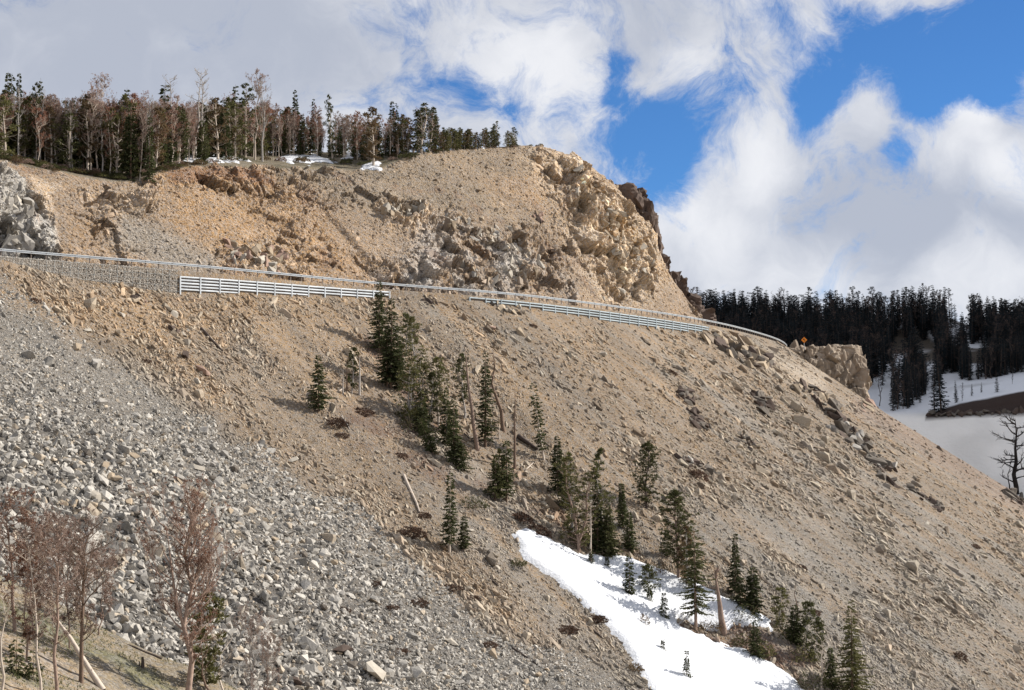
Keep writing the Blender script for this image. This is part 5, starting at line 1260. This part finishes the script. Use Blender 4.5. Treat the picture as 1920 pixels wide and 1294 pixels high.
# ------------------------------------------------------------------ plateau forest
q = random.Random(42)
KIND = {}
KIND['spruce'] = [spruce(2000 + k, 10, 1.5 + .2 * (k % 3), 'spruce', 'bark', .02, .9, .18) for k in range(5)]
KIND['olive'] = [pine(2100 + k, 10, 2.2, 'olive', 'palebark', .10, 44, 1 + k % 2, 14) for k in range(4)]
KIND['dark'] = [pine(2200 + k, 10, 1.8, 'dpine', 'palebark', .12, 40, 1 + k % 2, 14) for k in range(4)]
M['rust2'] = leafmat('red_brown_needles', (.30, .155, .105)); M['pinkt'] = leafmat('pinkish_grey_twigs', (.38, .28, .235))
KIND['rust'] = [dead(2300 + k, 10, 2.3, 'palebark', 'rust2', 20, .2, 2, r0=.011, upsw=1.2, bend=.014, tuftp=.7) for k in range(3)]
KIND['grey'] = [dead(2400 + k, 10, 2.2, 'palebark', 'pinkt', 20, .2, 2, r0=.011, upsw=1.4, bend=.014, tuftp=.5) for k in range(4)]
KIND['bare'] = [dead(2450 + k, 10, 1.4, 'greywood', None, 18, .25, 2, r0=.012, upsw=1.0, bend=.012) for k in range(3)]
KIND['brown'] = [pine(2500 + k, 10, 1.8, 'brownnd', 'palebark', .2, 34, 1, 14) for k in range(3)]
LOOK = {'spruce': 'dark spruce', 'olive': 'olive green pine', 'dark': 'dark bushy pine', 'rust': 'rust red dying pine', 'grey': 'pinkish twiggy dead pine', 'bare': 'bare grey snag', 'brown': 'brownish pine'}
sk_u = [-60, 0, 60, 110, 200, 290, 330, 420, 500, 560, 640, 700, 770, 815, 830, 870, 925, 960, 990, 1020]
sk_v = [150, 160, 165, 172, 178, 178, 185, 180, 178, 195, 200, 205, 205, 205, 238, 238, 236, 246, 268, 272]
def zone(u): return 'at the far left of the plateau forest' if u < 130 else 'in the left part of the plateau forest' if u < 300 else 'in the middle of the plateau forest' if u < 520 else 'in the right part of the plateau forest' if u < 760 else 'in the low trees near the headland'
PL_LM = [(20, 'the left skyline spruce'), (75, 'the tall straight white trunk'), (136, 'the leaning white trunk'), (193, 'the bare tipped skyline tree'), (245, 'the spruces on the rim edge'), (305, 'the big skyline spruce'), (370, 'the tallest bare snag'), (440, 'the feathery tree spruce'), (480, 'the feathery grey tree'),
    (558, 'the small pointed skyline top'), (623, 'the dark tufted pale trunk'), (700, 'the rim snow pine'), (740, 'the twin slim spires'), (790, 'the large rounded dark pine'), (860, 'the first headland trees'), (927, 'the tallest headland tree'), (965, 'the reddish headland tree'), (1010, 'the right end of the rim')]
FAR_LM = [(1310, 'the dark crag'), (1400, 'the road bend rail'), (1508, 'the orange sign'), (1570, 'the rock knob'), (1640, 'the snow gap by the knob'), (1715, 'the small spruces on snow'), (1765, 'the big lone dark spruce'), (1806, 'the gap in the skyline'), (1870, 'the spruce on the bank'), (1905, 'the bare black tree')]
def rel(u, LM_):
    x, nm = min(LM_, key=lambda a_: abs(a_[0] - u)); d_ = u - x
    return ('in line with ' if abs(d_) < 6 else 'just right of ' if 0 < d_ < 18 else 'just left of ' if -18 < d_ < 0 else 'right of ' if d_ > 0 else 'left of ') + nm
def forest_tree(u, v, vt, kind, lb=None, grp=None, wide=1., name=None):
    for st_ in range(16):
        hh = hit(u, v, 'c')
        if hh is not None: break
        v += 1.5
    if hh is None or hh[0].z < 46: return False
    h = (v - vt) * hh[0].y / F
    if h < 1.2: return False
    s = h / 10; w = s * wide * q.uniform(.85, 1.2) if h > 6 else s * 1.25
    dd = kind in ('rust', 'grey', 'bare')
    lab = lb or (('tall ' if h > 11 else 'short ' if h < 6.5 else '') + LOOK[kind] + (' at the rim ' if hh[0].y < np.interp(u, [0, 400, 900], [348, 385, 446]) else ' behind the rim ') + rel(u, PL_LM)); t_ = put(KIND[kind][q.randrange(len(KIND[kind]))], hh[0] - Vector((0, 0, .1)), lab, 'dead tree' if dd else 'tree', grp or (None if lb else LOOK[kind] + 's near ' + min(PL_LM, key=lambda a_: abs(a_[0] - u))[1]), 'dead_tree' if dd else 'conifer', w, q.uniform(0, 6.28), (q.gauss(0, .03), q.gauss(0, .03)), s)
    return True
# the ones that stand above the skyline
for (u, v, vt, kd, lb, w) in [(20, 285, 132, 'spruce', 'pointed spruce at the left edge of the skyline', .8), (36, 285, 133, 'spruce', 'thin pointed spruce second from the left edge of the skyline', .6), (4, 285, 131, 'spruce', 'spruce cut by the left edge on the skyline', .7), (82, 300, 143, 'spruce', 'very thin spruce tip above the left forest', .5), (68, 303, 152, 'dark', 'dark columnar tree behind the tallest white trunk at left', .6),
    (193, 305, 150, 'grey', 'dead tree with bare tips on the left skyline', .8), (232, 320, 160, 'spruce', 'dark spruce breaking the skyline left of the big one', .7), (305, 300, 150, 'spruce', 'big dark spruce on the skyline of the middle forest', 1.), (318, 300, 141, 'bare', 'wind swept bare tree behind the big dark spruce', 1.),
    (366, 300, 128, 'bare', 'tallest bare snag on the plateau skyline', 1.15), (378, 300, 130, 'bare', 'second bare snag joined to the tallest one', 1.), (440, 292, 155, 'spruce', 'dark spruce left of the feathery grey trees', .9), (460, 295, 158, 'dark', 'dark pine just left of the feathery grey trees', .8), (478, 300, 146, 'grey', 'feathery grey dead tree curving above the forest', 1.),
    (492, 303, 148, 'bare', 'pale wind bent snag right of the feathery grey tree', 1.1), (558, 285, 165, 'spruce', 'small pointed spruce top on the skyline left of centre', .6), (582, 290, 178, 'spruce', 'very slim spruce right of the small pointed top', .5), (623, 300, 178, 'dark', 'pale trunk with a dark tuft on top', .5),
    (734, 290, 188, 'spruce', 'slim dark spire near the right end of the tall trees', .7), (745, 290, 192, 'spruce', 'second slim spire near the right end of the tall trees', .6), (790, 285, 194, 'dark', 'large rounded dark pine at the right end of the tall trees', 1.3), (805, 285, 200, 'dark', 'dark pine with a lumpy top at the right end of the tall trees', 1.2), (815, 283, 202, 'spruce', 'outermost pointed spruce at the right end of the tall trees', 1.),
    (775, 288, 200, 'dark', 'broad dark pine left of the large rounded one', 1.3), (965, 273, 238, 'dark', 'small reddish brown tree at the right end of the headland row', 1.), (927, 274, 226, 'dark', 'tallest green tree of the headland row', 1.1), (700, 312, 200, 'brown', 'brown green pine on the rim right of the plateau snow', 1.),
    (75, 305, 168, 'bare', 'tall straight white trunk at left, in front of the forest', .5), (136, 322, 200, 'bare', 'white trunk leaning left over the rim', .8), (245, 335, 195, 'spruce', 'grey green spruce standing right on the rim edge', .9), (262, 338, 215, 'grey', 'scraggly grey spruce leaning over the rim edge', .9), (280, 336, 215, 'spruce', 'slim green spruce on the rim edge', .7), (210, 325, 205, 'spruce', 'grey green spruce just left of the rim edge pair', .9)]:
    forest_tree(u, v, vt, kd, lb, w and None, w)
cnt = 0
for k in range(940):
    u = q.uniform(-50, 1015) if k > 45 else q.uniform(815, 1012)
    rimv = np.interp(u, [-50, 0, 110, 235, 300, 430, 600, 700, 780, 870, 1020], [296, 300, 322, 340, 322, 306, 304, 312, 292, 277, 275]) - 3
    bk = np.interp(u, [-50, 700, 780, 900, 1020], [36, 30, 14, 3, 1.5])
    v = rimv - bk * q.random() ** 1.1 * 1.0 - (4 if u > 300 and u < 700 else 0)
    if 520 < u < 720 and v > 296 and q.random() < .75: continue
    vs = np.interp(u, sk_u, sk_v); vt = vs + abs(q.gauss(0, 44)) - 2
    if u > 820: vt = vs + abs(q.gauss(0, 12))
    if v - vt < 12: continue
    x = q.random()
    kd = ('spruce' if x < .20 else 'dark' if x < .28 else 'olive' if x < .46 else 'brown' if x < .56 else 'rust' if x < .76 else 'grey' if x < .94 else 'bare')
    if u > 830: kd = q.choice(['olive', 'dark', 'olive', 'brown'])
    if 520 < u < 680 and q.random() < .4: kd = q.choice(['grey', 'rust', 'grey'])
    if forest_tree(u, v, vt, kd): cnt += 1
    if cnt >= 225: break
print('plateau trees', cnt)
def tree_stuff(name, kinds, places, label):
    """the rest of a wood that reads as one mass; places: (point, kind, scale xy, scale z, yaw)"""
    cl = bpy.data.collections.new(name + '_kinds')
    for i, pr_ in enumerate(kinds):
        V_, F_, mi, mt_ = [], [], [], []
        for p in pr_:
            me = p[1] if isinstance(p, tuple) else p; b0 = len(V_); V_ += [v.co for v in me.vertices]; F_ += [[b0 + j for j in f_.vertices] for f_ in me.polygons]; mi += [len(mt_)] * len(me.polygons); mt_.append(me.materials[0])
        cl.objects.link(bpy.data.objects.new('%s_%02d' % (name, i), mesh(name, V_, F_, mt_, mi)))
    me = bpy.data.meshes.new(name); n_ = len(places); me.vertices.add(n_); me.vertices.foreach_set('co', np.array([list(p[0]) for p in places], np.float32).ravel())
    for nm, dt, key, arr in (('rot', 'FLOAT_VECTOR', 'vector', [(0, 0, p[4]) for p in places]), ('scl', 'FLOAT_VECTOR', 'vector', [(p[2], p[2], p[3]) for p in places])):
        a = me.attributes.new(nm, dt, 'POINT'); a.data.foreach_set(key, np.array(arr, np.float32).ravel())
    a = me.attributes.new('which', 'INT', 'POINT'); a.data.foreach_set('value', np.array([p[1] for p in places], np.int32))
    o = link(name, me); src = bpy.data.node_groups['talus_rocks'].copy(); src.name = name
    for nd in src.nodes:
        if nd.type == 'COLLECTION_INFO': nd.inputs[0].default_value = cl
    md = o.modifiers.new('trees', 'NODES'); md.node_group = src
    return tag(o, label, kind='stuff')
KL = [p for kk in ('spruce', 'olive', 'brown', 'rust', 'grey', 'rust', 'grey') for p in KIND[kk]]
pl_ = []
for k in range(720):
    u = q.uniform(-60, 830); vs = np.interp(u, sk_u, sk_v); rimv = np.interp(u, [-50, 0, 110, 235, 300, 430, 600, 700, 780, 870, 1020], [296, 300, 322, 340, 322, 306, 304, 312, 292, 277, 275])
    v = rimv - np.interp(u, [-50, 700, 780, 900], [34, 28, 12, 3]) * (.35 + .65 * q.random())
    hh = hit(u, v, 'c')
    if hh is None or hh[0].z < 46: continue
    h = (v - (vs + 14 + abs(q.gauss(0, 28)))) * hh[0].y / F
    if h < 2: continue
    pl_.append((hh[0] - Vector((0, 0, .1)), q.randrange(len(KL)), h / 10 * q.uniform(.8, 1.2), h / 10, q.uniform(0, 6.28)))
tree_stuff('plateau_wood', KL, pl_, 'depth of the mixed green and rusty wood behind the plateau rim')
BS = [bush(7200 + k_, 3, 1.2, ['dpine', 'brownnd', 'olive', 'greybrown'][k_]) for k_ in range(4)]
BL = ['dark green scrub', 'brownish scrub', 'olive scrub', 'grey dead brush']
for k in range(150):
    u = q.uniform(-10, 1020); rimv = np.interp(u, [-50, 0, 110, 235, 300, 430, 600, 700, 780, 870, 1020], [296, 300, 322, 340, 322, 306, 304, 312, 292, 277, 275])
    if 430 < u < 540 and q.random() < .6: continue
    if k >= 95: u = q.uniform(-10, 330)
    v_ = rimv = float(np.interp(u, [-50, 0, 110, 235, 300, 430, 600, 700, 780, 870, 1020], [296, 300, 322, 340, 322, 306, 304, 312, 292, 277, 275])) - q.uniform(0, 8)
    for _ in range(10):
        hh = hit(u, v_, 'c')
        if hh is not None and hh[0].z > 46: break
        v_ += 1.5
    if hh is None: continue
    i = q.choice([0, 0, 1, 2, 3]); s = q.uniform(.5, 1.1) * (.6 if u > 820 else 1)
    zz = zone(u).replace('the plateau forest', 'the plateau rim').replace('in the low trees', 'along the rim')
    put(BS[i], hh[0], ('wide ' if s > .85 else 'small ' if s < .5 else '') + BL[i] + ' on the rim ' + rel(u, PL_LM), 'shrub', BL[i] + ' ' + zz, 'shrub', s, q.uniform(0, 6))

# ------------------------------------------------------------------ forest on the shaded far hillside
FK = dict(spruce=[spruce(3000 + k, 14, 1.9, 'fardark', 'darkbark', .05, .45, .1) for k in range(4)],
          pine=[pine(3100 + k, 14, 2.3, 'fardark', 'darkbark', .25, 26, 1, 12) for k in range(3)],
          dead=[dead(3200 + k, 14, 2.4, 'darkbark', 'farbrown', 13, .25, 2, r0=.013, upsw=1.3, tuftp=.4) for k in range(3)])
FL = dict(spruce='dark spruce', pine='dark round topped pine', dead='dull brown dead tree')
fy = np.interp
def far_tree(u, v, hm, kd, lb=None, wide=1.):
    if lb: hm *= 1.15
    hh = hit(u, v, 'f')
    if hh is None: return False
    s = hm / 14; zz = 'in the far forest left of the rock knob' if u < 1600 else 'in the far forest above the snow slope' if u < 1800 else 'in the far forest at the right edge'
    dd = kd == 'dead'
    put(q.choice(FK[kd]), hh[0] - Vector((0, 0, .2)), lb or (('tall ' if hm > 14 else 'short ' if hm < 10 else '') + FL[kd] + (' high on the far slope ' if v < 650 else ' low on the far slope ') + rel(u, FAR_LM)), 'dead tree' if dd else 'tree', None if lb else FL[kd] + 's ' + zz, 'dead_tree' if dd else 'conifer', s * wide, q.uniform(0, 6.28), (q.gauss(0, .02), q.gauss(0, .02)), s)
    return True
far_tree(1765, 772, 18, 'spruce', 'big dark spruce standing in front of the snow slope, apart from the forest', 1.35)
far_tree(1752, 770, 12, 'spruce', 'smaller dark spruce joined to the big one in front of the snow slope', 1.3)
far_tree(1793, 755, 7.5, 'spruce', 'small spruce right of the big dark one on the snow slope', 1.)
far_tree(1804, 752, 6, 'pine', 'small thin tree right of the small spruce on the snow slope', .6)
far_tree(1711, 758, 5, 'spruce', 'small bushy spruce on snow left of the big dark one', 1.5); far_tree(1725, 755, 6, 'spruce', 'small thin spruce on snow left of the big dark one', 1.)
far_tree(1870, 735, 5.5, 'spruce', 'small spruce on the bank above the brown ledge', 1.5); far_tree(1898, 720, 6, 'pine', 'single thin tree on snow near the right edge', .5)
for (u, v, hm, lb) in [(1822, 742, 4, 'left of'), (1840, 736, 3.5, 'right of')]: far_tree(u, v, hm, 'spruce', 'tiny spruce %s the middle of the upper snow bank' % lb, 1.2)
nf_ = 0
GAPS = [[(1778, 606), (1796, 606), (1796, 660), (1782, 650)], [(1710, 610), (1722, 612), (1724, 640), (1716, 636)], [(1770, 690), (1796, 690), (1804, 740), (1770, 760)]]
for k in range(3000):
    u = q.uniform(1290, 1990); top_ = fy(u, [1290, 1620, 1760, 1815, 1990], [606, 608, 598, 616, 615])
    bot = fy(u, [1290, 1500, 1640, 1700, 1740, 1800, 1850, 1900, 1990], [700, 720, 765, 760, 735, 715, 715, 700, 700])
    v = top_ + 2 + (bot - top_) * q.random() ** 1.15
    if any(poly_sd(np.array([u]), np.array([v - 12.]), g_)[0] > -3 for g_ in GAPS): continue
    hm = q.uniform(12, 19); 
    if v > bot - 30: hm *= q.uniform(.5, .9)
    if abs(u - 1806) < 16 and v < 640: continue
    kd = 'spruce' if q.random() < .5 else 'pine' if q.random() < .45 else 'dead'
    if u > 1790 and q.random() < .4: kd = 'dead'
    if far_tree(u, v, hm, kd): nf_ += 1
    if nf_ >= 70: break
print('far trees', nf_)
FKL = [p for kk in ('spruce', 'pine', 'dead') for p in FK[kk]]; pl_ = []
for k in range(3000):
    u = q.uniform(1270, 2080); top_ = fy(u, [1290, 1620, 1760, 1815, 1990], [604, 606, 598, 618, 615])
    bot = fy(u, [1290, 1500, 1640, 1700, 1740, 1800, 1850, 1900, 1990], [720, 745, 778, 768, 735, 715, 712, 700, 698])
    v = top_ + (bot - top_) * q.random() ** 1.1
    if any(poly_sd(np.array([u]), np.array([v - 14.]), g_)[0] > -4 for g_ in GAPS): continue
    if abs(u - 1806) < 14 and v < 650: continue
    if vnoise(np.array([[u * .035, v * .012, 3.]]), 12)[0] > (.75 if u < 1600 else .42 if v < 650 else .2): continue
    hh = hit(u, v, 'f')
    if hh is None: continue
    hm = q.uniform(11, 18) * (.8 if v > bot - 25 else 1)
    pl_.append((hh[0] - Vector((0, 0, .2)), q.choice([0, 1, 2, 3, 0, 1, 2, 3, 0, 1, 2, 3, 4, 5, 6, 7, 8]), hm / 14 * (q.uniform(1.1, 1.6) if u < 1600 else q.uniform(.95, 1.4)), hm / 14, q.uniform(0, 6.28)))
print('far stuff', len(pl_))
tree_stuff('far_wood', FKL, pl_, 'dark mass of conifers covering the shaded far hillside')
